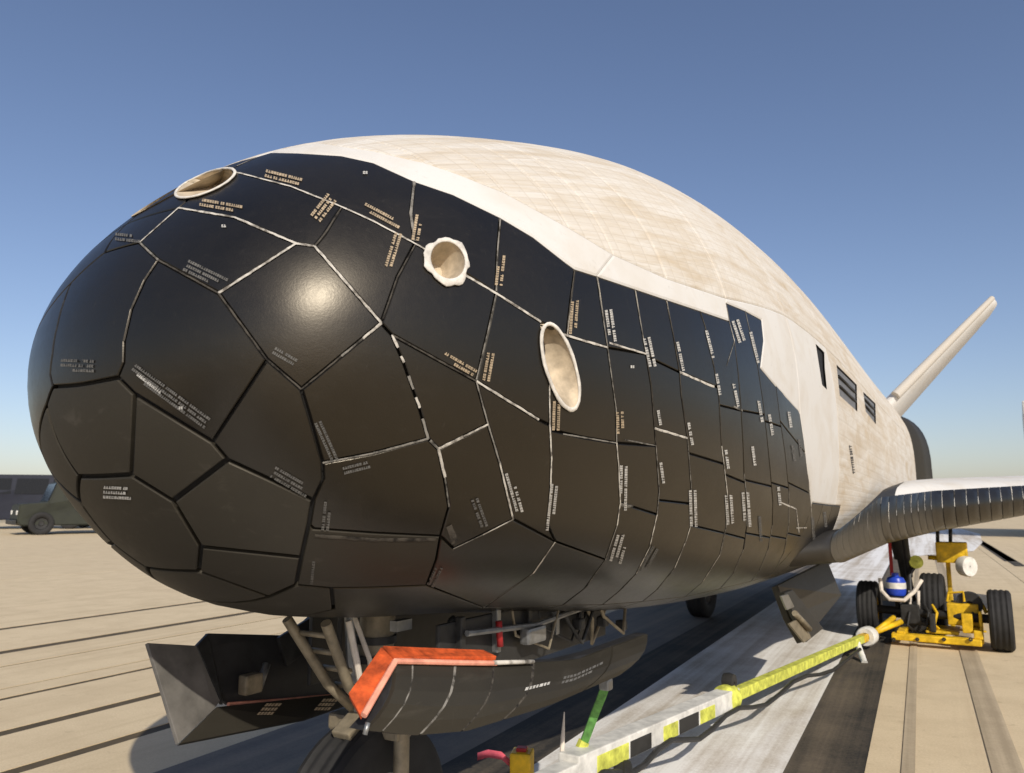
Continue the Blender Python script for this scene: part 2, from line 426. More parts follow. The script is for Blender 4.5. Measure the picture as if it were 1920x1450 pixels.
HOLES = []      # (u, th) outlines of openings in the skin
def to_plane(uv, aft):
    if aft: return np.stack([uv[:, 0] ** 2, uv[:, 1] * 0.7], -1)
    return np.stack([uv[:, 0] * np.cos(uv[:, 1]), uv[:, 0] * np.sin(uv[:, 1])], -1)
def from_plane(p, aft):
    if aft: return np.stack([np.sqrt(np.maximum(p[:, 0], 1e-6)), p[:, 1] / 0.7], -1)
    return np.stack([np.hypot(p[:, 0], p[:, 1]), np.arctan2(p[:, 1], p[:, 0])], -1)
def inset_loop(uv, d):
    """move a closed (u, th) loop inwards on the surface by d metres"""
    P = surf(uv[:, 0], uv[:, 1]); N = snormal(uv[:, 0], uv[:, 1])
    a = P - np.roll(P, 1, 0); b = np.roll(P, -1, 0) - P
    a /= np.linalg.norm(a, axis=1)[:, None] + 1e-9; b /= np.linalg.norm(b, axis=1)[:, None] + 1e-9
    na = np.cross(N, a); nb = np.cross(N, b); m = na + nb; l = np.linalg.norm(m, axis=1)[:, None]
    m = m / np.maximum(l, 1e-6); k = 1.0 / np.maximum((m * na).sum(1), 0.45)
    Q = P + m * (k * d)[:, None]
    r = inv(Q)
    # keep the angle on the same branch as the source point
    r[:, 1] += np.round((uv[:, 1] - r[:, 1]) / (2 * math.pi)) * 2 * math.pi
    return r
def skin_piece(name, uv, mat, parent, gap=0.0025, bev=0.0015, proud=0.0, depth=0.012, spacing=None, mirror=True, jitter=0.004, drop=0.0015):
    """one separate piece of the hull skin: curved face, rounded edge, side walls"""
    keep = [0]
    for i in range(1, len(uv)):
        if np.linalg.norm(surf(*uv[i]) - surf(*uv[keep[-1]])) > 0.002: keep.append(i)
    if np.linalg.norm(surf(*uv[keep[-1]]) - surf(*uv[keep[0]])) < 0.002: keep.pop()
    uv = uv[keep]
    aft = uv[:, 0].min() > 0.40
    # orientation: counter-clockwise seen from outside
    P = surf(uv[:, 0], uv[:, 1]); c = P.mean(0); N = snormal(uv[:, 0], uv[:, 1]).mean(0)
    if (np.cross(P - c, np.roll(P, -1, 0) - c).sum(0) @ N) < 0: uv = uv[::-1]
    outer = inset_loop(uv, gap); top = inset_loop(uv, gap + bev)
    T2 = to_plane(top, aft); n = len(T2)
    lo, hi = T2.min(0), T2.max(0)
    if spacing is None: spacing = max((hi - lo).max() / 9, 0.016 if not aft else 0.03)
    gx = np.arange(lo[0] + spacing / 2, hi[0], spacing); gy = np.arange(lo[1] + spacing / 2, hi[1], spacing)
    G = np.array([(a, b) for a in gx for b in gy]) if len(gx) and len(gy) else np.zeros((0, 2))
    holes = []
    for H in HOLES:
        h2 = to_plane(H, aft)
        if inside(T2, h2).any(): holes.append(h2)
    if len(G):
        G = G[inside(T2, G)]
        if len(G):
            d = np.sqrt(((G[:, None, :] - T2[None]) ** 2).sum(-1)).min(1); G = G[d > spacing * 0.42]
        for h2 in holes:
            if len(G): G = G[~inside(h2, G)]
            if len(G): G = G[np.sqrt(((G[:, None, :] - h2[None]) ** 2).sum(-1)).min(1) > spacing * 0.25]
    pts = [Vector(p) for p in T2]; edges = [(i, (i + 1) % n) for i in range(n)]
    for h2 in holes:
        s = len(pts); pts += [Vector(p) for p in h2]; edges += [(s + i, s + (i + 1) % len(h2)) for i in range(len(h2))]
    pts += [Vector(p) for p in G]
    vv, _, ff, ov, _, _ = delaunay_2d_cdt(pts, edges, [], 0, 1e-7)
    V2 = np.array([tuple(v) for v in vv]); F = np.array([f for f in ff if len(f) == 3])
    cen = V2[F].mean(1); ok = inside(T2, cen)
    for h2 in holes: ok &= ~inside(h2, cen)
    F = F[ok]
    uvv = from_plane(V2, aft); V = offs(uvv[:, 0], uvv[:, 1], proud); NV = snormal(uvv[:, 0], uvv[:, 1])
    tri = V[F]; fn = np.cross(tri[:, 1] - tri[:, 0], tri[:, 2] - tri[:, 0]); flip = (fn * NV[F].mean(1)).sum(1) < 0
    F[flip] = F[flip][:, ::-1]
    # per-piece tilt of the shading normals
    jt = np.array([rnd.gauss(0, jitter) for _ in range(3)]); NV = NV + jt; NV /= np.linalg.norm(NV, axis=1)[:, None]
    cut = np.zeros(n, bool)
    for h2 in holes: cut |= inside(h2, T2)
    nv = len(V); ringA = offs(top[:, 0], top[:, 1], proud); ringB = offs(outer[:, 0], outer[:, 1], proud - drop); ringC = offs(outer[:, 0], outer[:, 1], -depth)
    verts = np.vstack([V, ringA, ringB, ringC]); faces = [tuple(int(i) for i in f) for f in F]; ntop = len(faces)
    for s0, s1 in ((nv, nv + n), (nv + n, nv + 2 * n)):
        for i in range(n):
            j = (i + 1) % n
            if not cut[i] and not cut[j]: faces.append((s0 + i, s1 + i, s1 + j, s0 + j))
    me = bpy.data.meshes.new(name); me.from_pydata([tuple(map(float, p)) for p in verts], [], faces); me.update()
    sm = [True] * ntop + [False] * (len(faces) - ntop); me.polygons.foreach_set('use_smooth', sm)
    # UV = metres aft, metres round the section
    uvl = me.uv_layers.new(name='skin'); allu = np.vstack([uvv, top, outer, outer])
    li = np.zeros(len(me.loops), int); me.loops.foreach_get('vertex_index', li)
    uvs = np.stack([allu[li, 0] ** 2, allu[li, 1] * 0.7], -1).ravel(); uvl.data.foreach_set('uv', uvs)
    nl = np.zeros((len(me.loops), 3)); top_loops = ntop * 3; nl[:top_loops] = NV[li[:top_loops]]
    me.normals_split_custom_set([tuple(x) for x in nl])
    o = link(name, me, mat, parent)
    if mirror: mirror_copy(o, parent)
    return o
def loop_px(*vs_): return chain(list(vs_) + [vs_[0]])[:-1]
def cross_edge(p):
    """points across the centre line from p to its mirror image (ends left out)"""
    q = mir(p[None])[0]
    if p[0] < 0.5:
        A, B = to_plane(p[None], False)[0], to_plane(q[None], False)[0]; n = 9
        return from_plane(np.array([A + (B - A) * k / n for k in range(1, n)]), False)
    n = max(3, int(abs(q[1] - p[1]) / 0.09)); return np.array([(p[0], p[1] + (q[1] - p[1]) * k / n) for k in range(1, n)])
def loop_sym(*vs_):
    c = chain(list(vs_)); m = mir(c)[::-1]; return np.vstack([c, cross_edge(c[-1]), m, cross_edge(c[0])[::-1]])
def ribbon(vs_, w, mat, parent, name='gap_filler', lift=0.0006, wob=0.25, mirror=True):
    c = chain(list(vs_), 9)
    P = surf(c[:, 0], c[:, 1]); N = snormal(c[:, 0], c[:, 1])
    d = np.gradient(P, axis=0); d /= np.linalg.norm(d, axis=1)[:, None] + 1e-9; s = np.cross(N, d)
    ws = np.array([[w / 2 * (1 + rnd.uniform(-wob, wob)), w / 2 * (1 + rnd.uniform(-wob, wob))] for _ in c])
    A = P + s * ws[:, :1]; B = P - s * ws[:, 1:]
    A = A + N * lift; B = B + N * lift; M = P + N * (lift + 0.0006)
    n = len(c); v = np.vstack([A, M, B]); f = []
    for i in range(n - 1):
        f += [(i, i + 1, n + i + 1, n + i), (n + i, n + i + 1, 2 * n + i + 1, 2 * n + i)]
    o = pydata(name, v, f, mat, parent, smooth=True)
    return o
def stencil(px, ang, lines, length, mat, parent, size=5.2, pitch=9.0):
    """a block of small stencilled lettering lying on the tiles"""
    a = math.radians(ang); dx, dy = math.cos(a), math.sin(a); nx, ny = -dy, dx
    V = []; F = []; cam_v = Vector(CAM)
    def q(x0, x1, y0, y1):
        k = len(V); P = []
        for (x, y) in ((x0, y0), (x1, y0), (x1, y1), (x0, y1)):
            loc, nor, _, _ = BVH.ray_cast(cam_v, Vector(ray((px[0] + dx * x + nx * y, px[1] + dy * x + ny * y))))
            if loc is None: return
            if nor.dot(loc - cam_v) > 0: nor = -nor
            P.append(loc + nor * 0.0013)
        V.extend(P); F.append((k, k + 1, k + 2, k + 3))
    for li in range(lines):
        y = (li - (lines - 1) / 2) * pitch; ln = length * rnd.choice((1, 1, .8, .62)); x = -length / 2 + rnd.choice((0, 0, (length - ln)))
        end = x + ln
        while x < end:
            g = rnd.choice((3.0, 3.8, 4.6)); k = rnd.random(); h = size / 2
            if k < 0.08: x += g * .7; continue
            if k < 0.5: q(x, x + g, y - h, y + h)
            elif k < 0.75: q(x, x + 1.8, y - h, y + h); q(x + 1.8, x + g, y - h, y - h + 2.2); q(x + 1.8, x + g, y + h - 2.2, y + h)
            else: q(x, x + g, y + h - 2.4, y + h); q(x + g * .3, x + g * .3 + 1.8, y - h, y + h - 2.4)
            x += g + 0.8
    return pydata('stencil_marking', V, F, mat, parent)

plane = empty('spaceplane')
tag(plane, 'blunt-nosed black and white winged spaceplane parked on its landing gear on the runway', 'spaceplane')

# openings first, so that every piece of skin is cut round them
def ellipse_px(c, a, b, ang, n=36):
    t = math.radians(ang); ca, sa = math.cos(t), math.sin(t)
    return [(c[0] + a * math.cos(k * 2 * math.pi / n) * ca - b * math.sin(k * 2 * math.pi / n) * sa,
             c[1] + a * math.cos(k * 2 * math.pi / n) * sa + b * math.sin(k * 2 * math.pi / n) * ca) for k in range(n)]
NOZ = [((386, 346), 57, 17, -22, (0.55, 0.35)), ((838, 490), 36, 31, 60, (0.62, 0.0)), ((1049, 688), 80, 25, 73, (0.5, 0.4))]
NOZ_UV = [np.array([hit(p) for p in ellipse_px(c, a, b, g)]) for c, a, b, g, _ in NOZ]
HOLES += NOZ_UV
VENT_PX = [[(1529, 645), (1545, 661), (1546, 690), (1550, 731), (1541, 722), (1536, 690)], [(1568, 684), (1606, 722), (1607, 772), (1574, 742)], [(1618, 735), (1641, 757), (1642, 796), (1623, 772)]]
VENT_UV = [loop_px(*v) for v in VENT_PX]
HOLES += VENT_UV

# inner shell under the tiles
iu = np.r_[np.linspace(0.012, 1.0, 60), np.linspace(1.03, math.sqrt(8.3), 70)]; it = np.radians(np.linspace(-180, 180, 181))[:-1]
IU, IT = np.meshgrid(iu, it, indexing='ij'); IP = offs(IU.ravel(), IT.ravel(), -0.009)
nI = len(it); IF = []
hole3 = [surf(h[:, 0], h[:, 1]) for h in NOZ_UV]; hc = [(h.mean(0), np.linalg.norm(h - h.mean(0), axis=1).max() + 0.018) for h in hole3]
hc += [(c * [-1, 1, 1], r) for c, r in hc]
for i in range(len(iu) - 1):
    for j in range(nI):
        q = (i * nI + j, i * nI + (j + 1) % nI, (i + 1) * nI + (j + 1) % nI, (i + 1) * nI + j)
        c = IP[list(q)].mean(0)
        if any(np.linalg.norm(c - a) < r for a, r in hc): continue
        IF.append(q)
IF.append(tuple(range(nI))[::-1]); IF.append(tuple((len(iu) - 1) * nI + j for j in range(nI)))
hull = pydata('hull', IP, IF, 'hull_dark', plane, smooth=True)

# ------------------------------------------------------------------ nose and side tiles, traced seam by seam
a1, a2, a3, a4, a5, a6, a7, a8 = (171, 897), (245, 891), (324, 940), (376, 1026), (372, 1072), (297, 1071), (224, 1026), (166, 940)
def tile(uv, mat='tile_black', gap=0.0022, mirror=True, **k): return skin_piece('tile', uv, mat, hull, gap=gap, mirror=mirror, **k)
G_low = 0.0042
tile(loop_sym(a2, a3, a4, a5), 'tile_matte', G_low, False)
tile(loop_sym((221, 707), (252, 738), a2), 'tile_matte', G_low, False)
tile(loop_px((252, 738), (398, 828), (427, 862), a3, a2), 'tile_matte', G_low)
tile(loop_px((427, 862), (520, 905), (588, 938), (580, 985), (566, 1046), a4, a3), 'tile_matte', G_low)
tile(loop_px(a4, (566, 1046), (556, 1097), (505, 1120), a5), 'tile_matte', G_low)
tile(loop_sym(a5, (505, 1120)), 'tile_matte', G_low, False)
tile(loop_sym((505, 1120), (556, 1097), (622, 1103), (626, 1143)), 'tile_matte', G_low, False)
Gr = [(221, 707), (232, 680), (233, 640), (247, 580), (272, 525), (297, 488)]
tile(loop_sym((262, 455), (297, 488), (272, 525), (247, 580), (233, 640), (232, 680), (221, 707)), mirror=False)
tile(loop_px(*Gr, (410, 550), (500, 674), (398, 828), (252, 738)))
tile(loop_px((398, 828), (500, 674), (565, 730), (580, 780), (605, 868), (606, 900), (588, 938), (520, 905), (427, 862)))
tile(loop_px((410, 550), (555, 457), (590, 462), (715, 606), (565, 730), (500, 674)))
tile(loop_px((262, 455), (335, 390), (440, 408), (555, 457), (410, 550), (297, 488)))
tile(loop_sym((335, 390), (262, 455)), mirror=False)
tile(loop_px((335, 390), (440, 408), (555, 457), (590, 462), (608, 440), (640, 388), (545, 350), (450, 325), (386, 346)))
tile(loop_sym((480, 295), (441, 314), (386, 346), (335, 390)), mirror=False)
tile(loop_px((590, 462), (608, 440), (640, 388), (700, 415), (778, 457), (745, 520), (715, 606)))
tile(loop_px((715, 606), (745, 520), (778, 457), (838, 490), (930, 550), (915, 620), (893, 715), (735, 628)))
BW = [(480, 295), (510, 286), (560, 287), (640, 292), (700, 305), (777, 340), (850, 365), (938, 408), (1000, 445), (1060, 492), (1078, 505), (1119, 518), (1190, 542), (1249, 562), (1312, 583), (1367, 602)]
tile(loop_px((480, 295), (441, 314), (386, 346), (450, 325), (545, 350), (640, 388), (700, 415), (778, 457), (770, 400), (777, 340), (700, 305), (640, 292), (560, 287), (510, 286)))
tile(loop_px((777, 340), (770, 400), (778, 457), (838, 490), (930, 550), (932, 480), (938, 408), (850, 365)))
tile(loop_px((938, 408), (932, 480), (930, 550), (1015, 605), (1062, 630), (1070, 560), (1078, 505), (1060, 492), (1000, 445)))
tile(loop_px((1078, 505), (1070, 560), (1062, 630), (1139, 652), (1119, 518)))
tile(loop_px((565, 730), (715, 606), (735, 628), (757, 680), (785, 760), (803, 823), (700, 850), (605, 868), (580, 780)))
tile(loop_px((605, 868), (700, 850), (803, 823), (822, 842), (834, 900), (842, 950), (826, 1006), (700, 1000), (588, 992), (580, 985), (588, 938), (606, 900)))
tile(loop_px((580, 985), (588, 992), (700, 1000), (826, 1006), (818, 1050), (800, 1098), (700, 1102), (622, 1103), (556, 1097), (566, 1046)), 'tile_matte')
tile(loop_px((735, 628), (893, 715), (915, 796), (822, 842), (803, 823), (785, 760), (757, 680)))
tile(loop_px((822, 842), (915, 796), (937, 868), (962, 974), (850, 1029), (826, 1006), (842, 950), (834, 900)))
tile(loop_px((930, 550), (1015, 605), (1030, 700), (1031, 797), (1010, 787), (893, 715), (915, 620)))
S1 = [(1031, 797), (1034, 860), (1032, 921), (1027, 985), (1041, 1016)]
tile(loop_px((893, 715), (1010, 787), *S1, (962, 974), (937, 868), (915, 796)))
tile(loop_px((1015, 605), (1062, 630), (1139, 652), (1155, 767), (1156, 831), (1090, 820), (1031, 806), (1031, 797), (1030, 700)))
tile(loop_px((1031, 806), (1090, 820), (1156, 831), (1160, 874), (1163, 943), (1157, 985), (1135, 1050), (1041, 1016), (1027, 985), (1032, 921), (1034, 860)))
tile(loop_px((1041, 1016), (1135, 1050), (1097, 1103), (1055, 1135), (907, 1140), (1000, 1075)))
tile(loop_px((826, 1006), (850, 1029), (962, 974), (1041, 1016), (1000, 1075), (907, 1140), (800, 1098), (818, 1050)))
tile(loop_sym((626, 1143), (622, 1103), (700, 1102), (800, 1098), (907, 1140)), mirror=False)

# columns of side tiles between near-vertical seams
SE = [
 [(1119, 518), (1139, 652), (1155, 767), (1156, 831), (1160, 874), (1163, 943), (1157, 985), (1135, 1050), (1097, 1103), (1055, 1135)],
 [(1190, 542), (1211, 664), (1221, 726), (1230, 836), (1236, 921), (1232, 965), (1218, 1026), (1193, 1076), (1160, 1110), (1130, 1134)],
 [(1249, 562), (1262, 627), (1274, 698), (1277, 740), (1289, 822), (1297, 927), (1297, 979), (1287, 1012), (1265, 1065), (1232, 1106), (1205, 1128)],
 [(1312, 583), (1322, 612), (1339, 690), (1348, 745), (1353, 836), (1358, 877), (1364, 929), (1361, 990), (1350, 1040), (1317, 1092), (1285, 1119)],
 [(1367, 602), (1377, 640), (1384, 700), (1389, 760), (1393, 830), (1395, 888), (1401, 943), (1400, 987), (1394, 1030), (1375, 1075), (1350, 1104)],
 [(1397, 583), (1410, 640), (1420, 684), (1430, 750), (1437, 810), (1444, 880), (1449, 940), (1448, 985), (1440, 1030), (1424, 1070), (1408, 1090)],
 [(1432, 640), (1426, 690), (1455, 725), (1463, 790), (1472, 850), (1479, 920), (1479, 985), (1470, 1035), (1455, 1065), (1442, 1081)],
 [(1500, 776), (1508, 830), (1515, 890), (1521, 950), (1523, 1000), (1515, 1036), (1500, 1062), (1490, 1070)],
]
def y_at(pl, y):
    """point of a seam polyline at image height y"""
    for a, b in zip(pl, pl[1:]):
        if a[1] <= y <= b[1]: k = (y - a[1]) / (b[1] - a[1] + 1e-9); return (a[0] + (b[0] - a[0]) * k, y)
    return pl[-1] if y > pl[-1][1] else pl[0]
def part_of(pl, y0, y1):
    return [y_at(pl, y0)] + [p for p in pl if y0 + 1 < p[1] < y1 - 1] + [y_at(pl, y1)]
CUT = [  # heights (left seam, right seam) where each column is cut across
 [(652, 664), (831, 836), (943, 965)],
 [(668, 698), (803, 822), (938, 945)],
 [(698, 726), (850, 870), (985, 1000)],
 [(760, 770), (890, 905), (1000, 1010)],
 [(770, 778), (900, 912), (1000, 1008)],
 [(790, 800), (905, 915), (1005, 1010)],
 [(790, 850), (905, 925), (1000, 1010)],
]
for k in range(7):
    L, R = SE[k], SE[k + 1]
    ys = [(L[0][1], R[0][1])] + CUT[k] + [(L[-1][1], R[-1][1])]
    for (l0, r0), (l1, r1) in zip(ys, ys[1:]):
        lp = part_of(L, l0, l1); rp = part_of(R, r0, r1)
        poly = lp + rp[::-1]
        if k == 4 and l0 == L[0][1]: poly = lp + rp[::-1] + [(1397, 583), (1361, 568)]
        if k == 5 and l0 == L[0][1]: poly = lp + [p for p in rp[::-1]] + [(1428, 600)]
        cl = [poly[0]]
        for p in poly[1:]:
            if math.dist(p, cl[-1]) > 2: cl.append(p)
        tile(loop_px(*cl))
# belly behind the nose, tile rows running right across
ends = [hit(s[-1]) for s in SE]; Y0 = hit((907, 1140)); prev = [(907, 1140), (1055, 1135)]
tile(loop_sym((907, 1140), (1055, 1135)), mirror=False)
for k in range(7):
    tile(loop_sym(SE[k][-1], SE[k + 1][-1]), mirror=False)
yS9 = ends[-1][0] ** 2; tS9 = math.degrees(ends[-1][1])
# lower side aft of the tiled nose, down to the wing, and the rest of the belly
pA, pB, pC = hit((1521, 950)), hit((1524, 946)), hit((1577, 946))
yP0, yP1, tP = pA[0] ** 2, pC[0] ** 2, math.degrees((pB[1] + pC[1]) / 2)
for k in range(3):
    ya = yP0 + (yP1 - yP0) * k / 3; yb = yP0 + (yP1 - yP0) * (k + 1) / 3
    tile(loop_px(('y', ya, tP), ('y', yb, tP), ('y', yb, tP - 30), ('y', ya, tP - 30)))
    lower_a = max(yS9, ya) if k == 0 else ya
    tile(loop_px(('y', ya, tP - 30), ('y', yb, tP - 30), ('y', yb, tS9), ('y', max(ya, yS9), tS9)))
yc = [yS9, yP0 + (yP1 - yP0) / 3, yP0 + 2 * (yP1 - yP0) / 3, yP1, 4.0, 4.9, 5.8, 6.7, 7.5, 8.29]
for a, b in zip(yc, yc[1:]):
    tile(loop_sym(('y', a, tS9), ('y', b, tS9)), mirror=False)
    if a >= yP1 - 1e-6:
        tile(loop_px(('y', a, tP - 12), ('y', b, tP - 12), ('y', b, tS9), ('y', a, tS9)))

# ------------------------------------------------------------------ white thermal blankets
def blanket(uv, mat='blanket_white', mirror=True): return skin_piece('thermal_blanket', uv, mat, hull, gap=0.0003, bev=0.005, drop=0.0022, proud=0.001, jitter=0.006, mirror=mirror, spacing=0.055)
def cy(px): return float(hit(px)[0] ** 2)
UB = [(505, 281), (600, 269), (700, 284), (800, 307), (859, 327), (945, 361), (1066, 427), (1150, 478), (1250, 523), (1361, 560)]
i = BW.index((1119, 518))
blanket(loop_px(*BW[:i + 1], (1150, 478), (1066, 427), (945, 361), (859, 327), (800, 307), (700, 284), (600, 269), (505, 281)), 'blanket_smooth')
blanket(loop_px(*BW[i:], (1361, 568), (1361, 560), (1250, 523), (1150, 478)), 'blanket_smooth')
uvB = hit((1361, 560)); tU = math.degrees(uvB[1])
yF = cy((480, 295))
blanket(loop_px((480, 295), (505, 281), (600, 269), ('y', cy((600, 269)), 90), ('y', yF, 90)))
segs = [((600, 269), (700, 284), (800, 307)), ((800, 307), (859, 327), (945, 361)), ((945, 361), (1066, 427)), ((1066, 427), (1150, 478)), ((1150, 478), (1250, 523)), ((1250, 523), (1361, 560))]
for s in segs:
    ya, yb = cy(s[0]), cy(s[-1]); tm = 0.5 * (math.degrees(hit(s[0])[1]) + math.degrees(hit(s[-1])[1]))
    blanket(loop_px(*s, ('y', yb, 90), ('y', ya, 90)))
y0 = uvB[0] ** 2
yA = cy((1500, 776)); yB = 2.85; tU = 17.5
# side panel between the notch of the black tiles and the vents
blanket(loop_px((1361, 560), (1361, 568), (1397, 583), (1428, 600), (1432, 640), (1426, 690), (1455, 725), (1500, 776), ('y', yA, tU)), 'blanket_smooth')
blanket(loop_px((1500, 776), (1508, 830), (1515, 890), (1521, 950), ('y', yP0, tP), ('y', yB, tP), ('y', yB, tU), ('y', yA, tU)), 'blanket_smooth')
ycuts = [yB, 3.85, 4.7, 5.6, 6.5, 7.4, 8.28]
for a, b in zip(ycuts, ycuts[1:]):
    lo = tP if b <= yP1 + 0.01 else tP - 12
    blanket(loop_px(('y', a, tU), ('y', b, tU), ('y', b, tP - 12 if b > yP1 else tP), ('y', max(a, yP1) if (a < yP1 < b) else a, tP - 12 if b > yP1 else tP), *([('y', yP1, tP), ('y', a, tP)] if a < yP1 < b else [])), 'blanket_white')
top_y = [yA, yB, 3.85, 4.7, 5.6, 6.5, 7.4, 8.28]
blanket(loop_px((1361, 560), ('y', yA, tU), ('y', yA, 90), ('y', y0, 90)))
for a, b in zip(top_y, top_y[1:]):
    blanket(loop_px(('y', a, tU), ('y', b, tU), ('y', b, 90), ('y', a, 90)))

# ------------------------------------------------------------------ thruster openings
def thruster(i, shift_px, shift_k, depth, lip_r, fray):
    c, a, b, g, _ = NOZ[i]; uv = NOZ_UV[i]
    P0 = offs(uv[:, 0], uv[:, 1], 0.002); cu = hit(c); ctr = offs(cu[0], cu[1], 0.0); N = snormal(cu[0], cu[1])
    e = hit(shift_px); D = -N * depth + (offs(e[0], e[1], 0) - ctr) * shift_k
    t_ = empty_part = None
    n = len(P0); V = []; F = []; R = 9
    for k in range(R):
        t = k / (R - 1); sh = 1 - 0.55 * t ** 1.3
        V += list(ctr + (P0 - ctr) * sh + D * t)
    for k in range(R - 1):
        for j in range(n): F.append((k * n + j, (k + 1) * n + j, (k + 1) * n + (j + 1) % n, k * n + (j + 1) % n))
    noz = pydata('thruster_nozzle', V, F, 'nozzle_cup', plane, smooth=True)
    pydata('throat', V[(R - 1) * n:], [tuple(range(n))], 'nozzle_cup' if i == 1 else 'nozzle_throat', noz)
    # fabric lip round the mouth
    d = np.roll(P0, -1, 0) - np.roll(P0, 1, 0); d /= np.linalg.norm(d, axis=1)[:, None]
    NN = snormal(uv[:, 0], uv[:, 1]); S = np.cross(d, NN); sgn = np.sign((S * (P0 - ctr)).sum(1))[:, None]; S = S * sgn
    V = []; F = []; m = 8
    for j in range(n):
        w0 = 2 * math.pi * j / n
        r1 = lip_r * (1 + rnd.uniform(-.1, .1)); ext = fray * (0.35 + 0.3 * math.sin(3 * w0 + 1) + 0.25 * math.sin(7 * w0 + 2.2) + 0.15 * math.sin(12 * w0) + 0.5 * max(0, math.sin(w0 + 0.4)))
        for k in range(m):
            w = 2 * math.pi * k / m; o_ = math.cos(w); q = P0[j] + S[j] * (r1 * (0.8 + o_) + (ext if o_ > 0.5 else 0)) + NN[j] * (r1 * 0.62 * math.sin(w) + 0.001)
            V.append(q)
    for j in range(n):
        for k in range(m):
            F.append((j * m + k, j * m + (k + 1) % m, ((j + 1) % n) * m + (k + 1) % m, ((j + 1) % n) * m + k))
    lip = pydata('lip', V, F, 'nozzle_lip', noz, smooth=True)
    c2 = noz.copy(); COL.objects.link(c2); c2.parent = plane; c2.scale = (-1, 1, 1)
    for ch in list(noz.children):
        if i == 0 and ch.name.startswith('lip'): continue
        k = ch.copy(); COL.objects.link(k); k.parent = c2
thruster(0, (438, 324), 0.75, 0.030, 0.0030, 0.0)
thruster(1, (842, 478), 0.6, 0.050, 0.0036, 0.008)
thruster(2, (1024, 616), 0.75, 0.032, 0.0036, 0.002)
for k, v in enumerate(VENT_UV):
    c = v.mean(0); vv = inset_loop(v if np.cross(surf(v[:, 0], v[:, 1]) - surf(*c), np.roll(surf(v[:, 0], v[:, 1]), -1, 0) - surf(*c)).sum(0) @ snormal(*c) > 0 else v[::-1], 0.004)
    P = offs(vv[:, 0], vv[:, 1], -0.006); n = len(P)
    o = pydata('vent_panel', P, [tuple(range(n))], 'vent_grey' if k else 'hull_dark', plane)
    # slats across the recess
    if k:
        A = surf(*hit(VENT_PX[k][0])); B = surf(*hit(VENT_PX[k][1])); C = surf(*hit(VENT_PX[k][2])); Dp = surf(*hit(VENT_PX[k][3]))
        for q in (0.33, 0.66):
            a, b = A + (Dp - A) * q, B + (C - B) * q
            MB().tube([a + (b - a) * 0.06, a + (b - a) * 0.94], 0.006, 6).build('slat', 'metal_dark', o)

# ------------------------------------------------------------------ gap fillers
def fill(w, mat, *p): ribbon(p, w * 0.00086, 'filler_' + mat, hull)
fill(4.0, 'white', (442, 324), (450, 325), (545, 350), (640, 388), (700, 415), (778, 457), (803, 471))
fill(5.0, 'white', (868, 514), (930, 550), (1014, 604))
fill(5.0, 'white', (1054, 627), (1139, 652)); fill(4.5, 'white', (1142, 643), (1211, 664)); fill(6.0, 'white', (1274, 698), (1339, 726))
fill(6.0, 'grey', (1375, 762), (1392, 770)); fill(6.0, 'white', (1227, 803), (1289, 822)); fill(3.0, 'grey', (1055, 814), (1156, 831)); fill(3.0, 'grey', (1171, 825), (1230, 836))
fill(4.6, 'white', (335, 390), (440, 408), (555, 457), (590, 462), (715, 606))
fill(4.6, 'white', (262, 455), (335, 390)); fill(4.6, 'white', (410, 550), (555, 457)); fill(3.5, 'grey', (262, 455), (297, 488)); fill(3, 'dim', (297, 488), (272, 525), (247, 580), (233, 640))
fill(3, 'dim', (297, 488), (410, 550)); fill(4.6, 'white', (715, 606), (680, 635)); fill(3, 'grey', (680, 635), (640, 668)); fill(2.6, 'dim', (640, 668), (565, 730))
fill(3.0, 'dim', (410, 550), (500, 674), (565, 730))
for a, b, m in (((735, 628), (746, 652), 'white'), ((752, 668), (757, 680), 'white'), ((766, 705), (775, 730), 'grey'), ((780, 745), (787, 765), 'white'), ((792, 785), (803, 823), 'grey'), ((806, 826), (822, 842), 'grey')): fill(5, m, a, b)
fill(5.5, 'white', (822, 842), (834, 895)); fill(3, 'grey', (834, 895), (842, 950)); fill(3, 'dim', (735, 628), (893, 715))
fill(4.5, 'white', (893, 715), (1010, 787)); fill(3.2, 'grey', (893, 715), (915, 796)); fill(5.5, 'white', (822, 842), (868, 819)); fill(4, 'white', (868, 819), (915, 796))
fill(3.5, 'grey', (915, 796), (937, 868)); fill(4, 'white', (937, 868), (962, 974)); fill(3.5, 'white', (962, 974), (905, 1003)); fill(3, 'grey', (905, 1003), (850, 1029))
fill(3.5, 'grey', (605, 868), (700, 850)); fill(4, 'grey', (700, 850), (803, 823))
fill(5, 'grey', (777, 341), (770, 400), (777, 452)); fill(2.6, 'dim', (778, 460), (745, 520), (718, 598)); fill(3.2, 'grey', (938, 410), (932, 480), (930, 546))
fill(3.0, 'grey', (930, 553), (915, 620), (893, 712)); fill(2.6, 'dim', (1077, 508), (1070, 560), (1062, 628)); fill(3, 'dim', (640, 390), (608, 440), (590, 462)); fill(3.5, 'grey', (444, 312), (480, 296))
fill(4, 'white', (1030, 720), (1031, 797), (1034, 860), (1032, 921), (1028, 965)); fill(5.5, 'white', (1041, 1016), (1000, 1075)); fill(4, 'grey', (1000, 1075), (907, 1138))
fill(4, 'grey', *SE[0][:2]); fill(3.5, 'grey', *SE[0][1:4]); fill(4.5, 'white', *SE[0][3:7]); fill(4, 'grey', *SE[0][6:9]); fill(3, 'dim', *SE[0][8:])
fill(3.6, 'grey', *SE[1][:2]); fill(2.6, 'dim', *SE[1][1:4]); fill(3.5, 'grey', *SE[1][3:6]); fill(4.5, 'white', *SE[1][5:8]); fill(3, 'grey', *SE[1][7:])
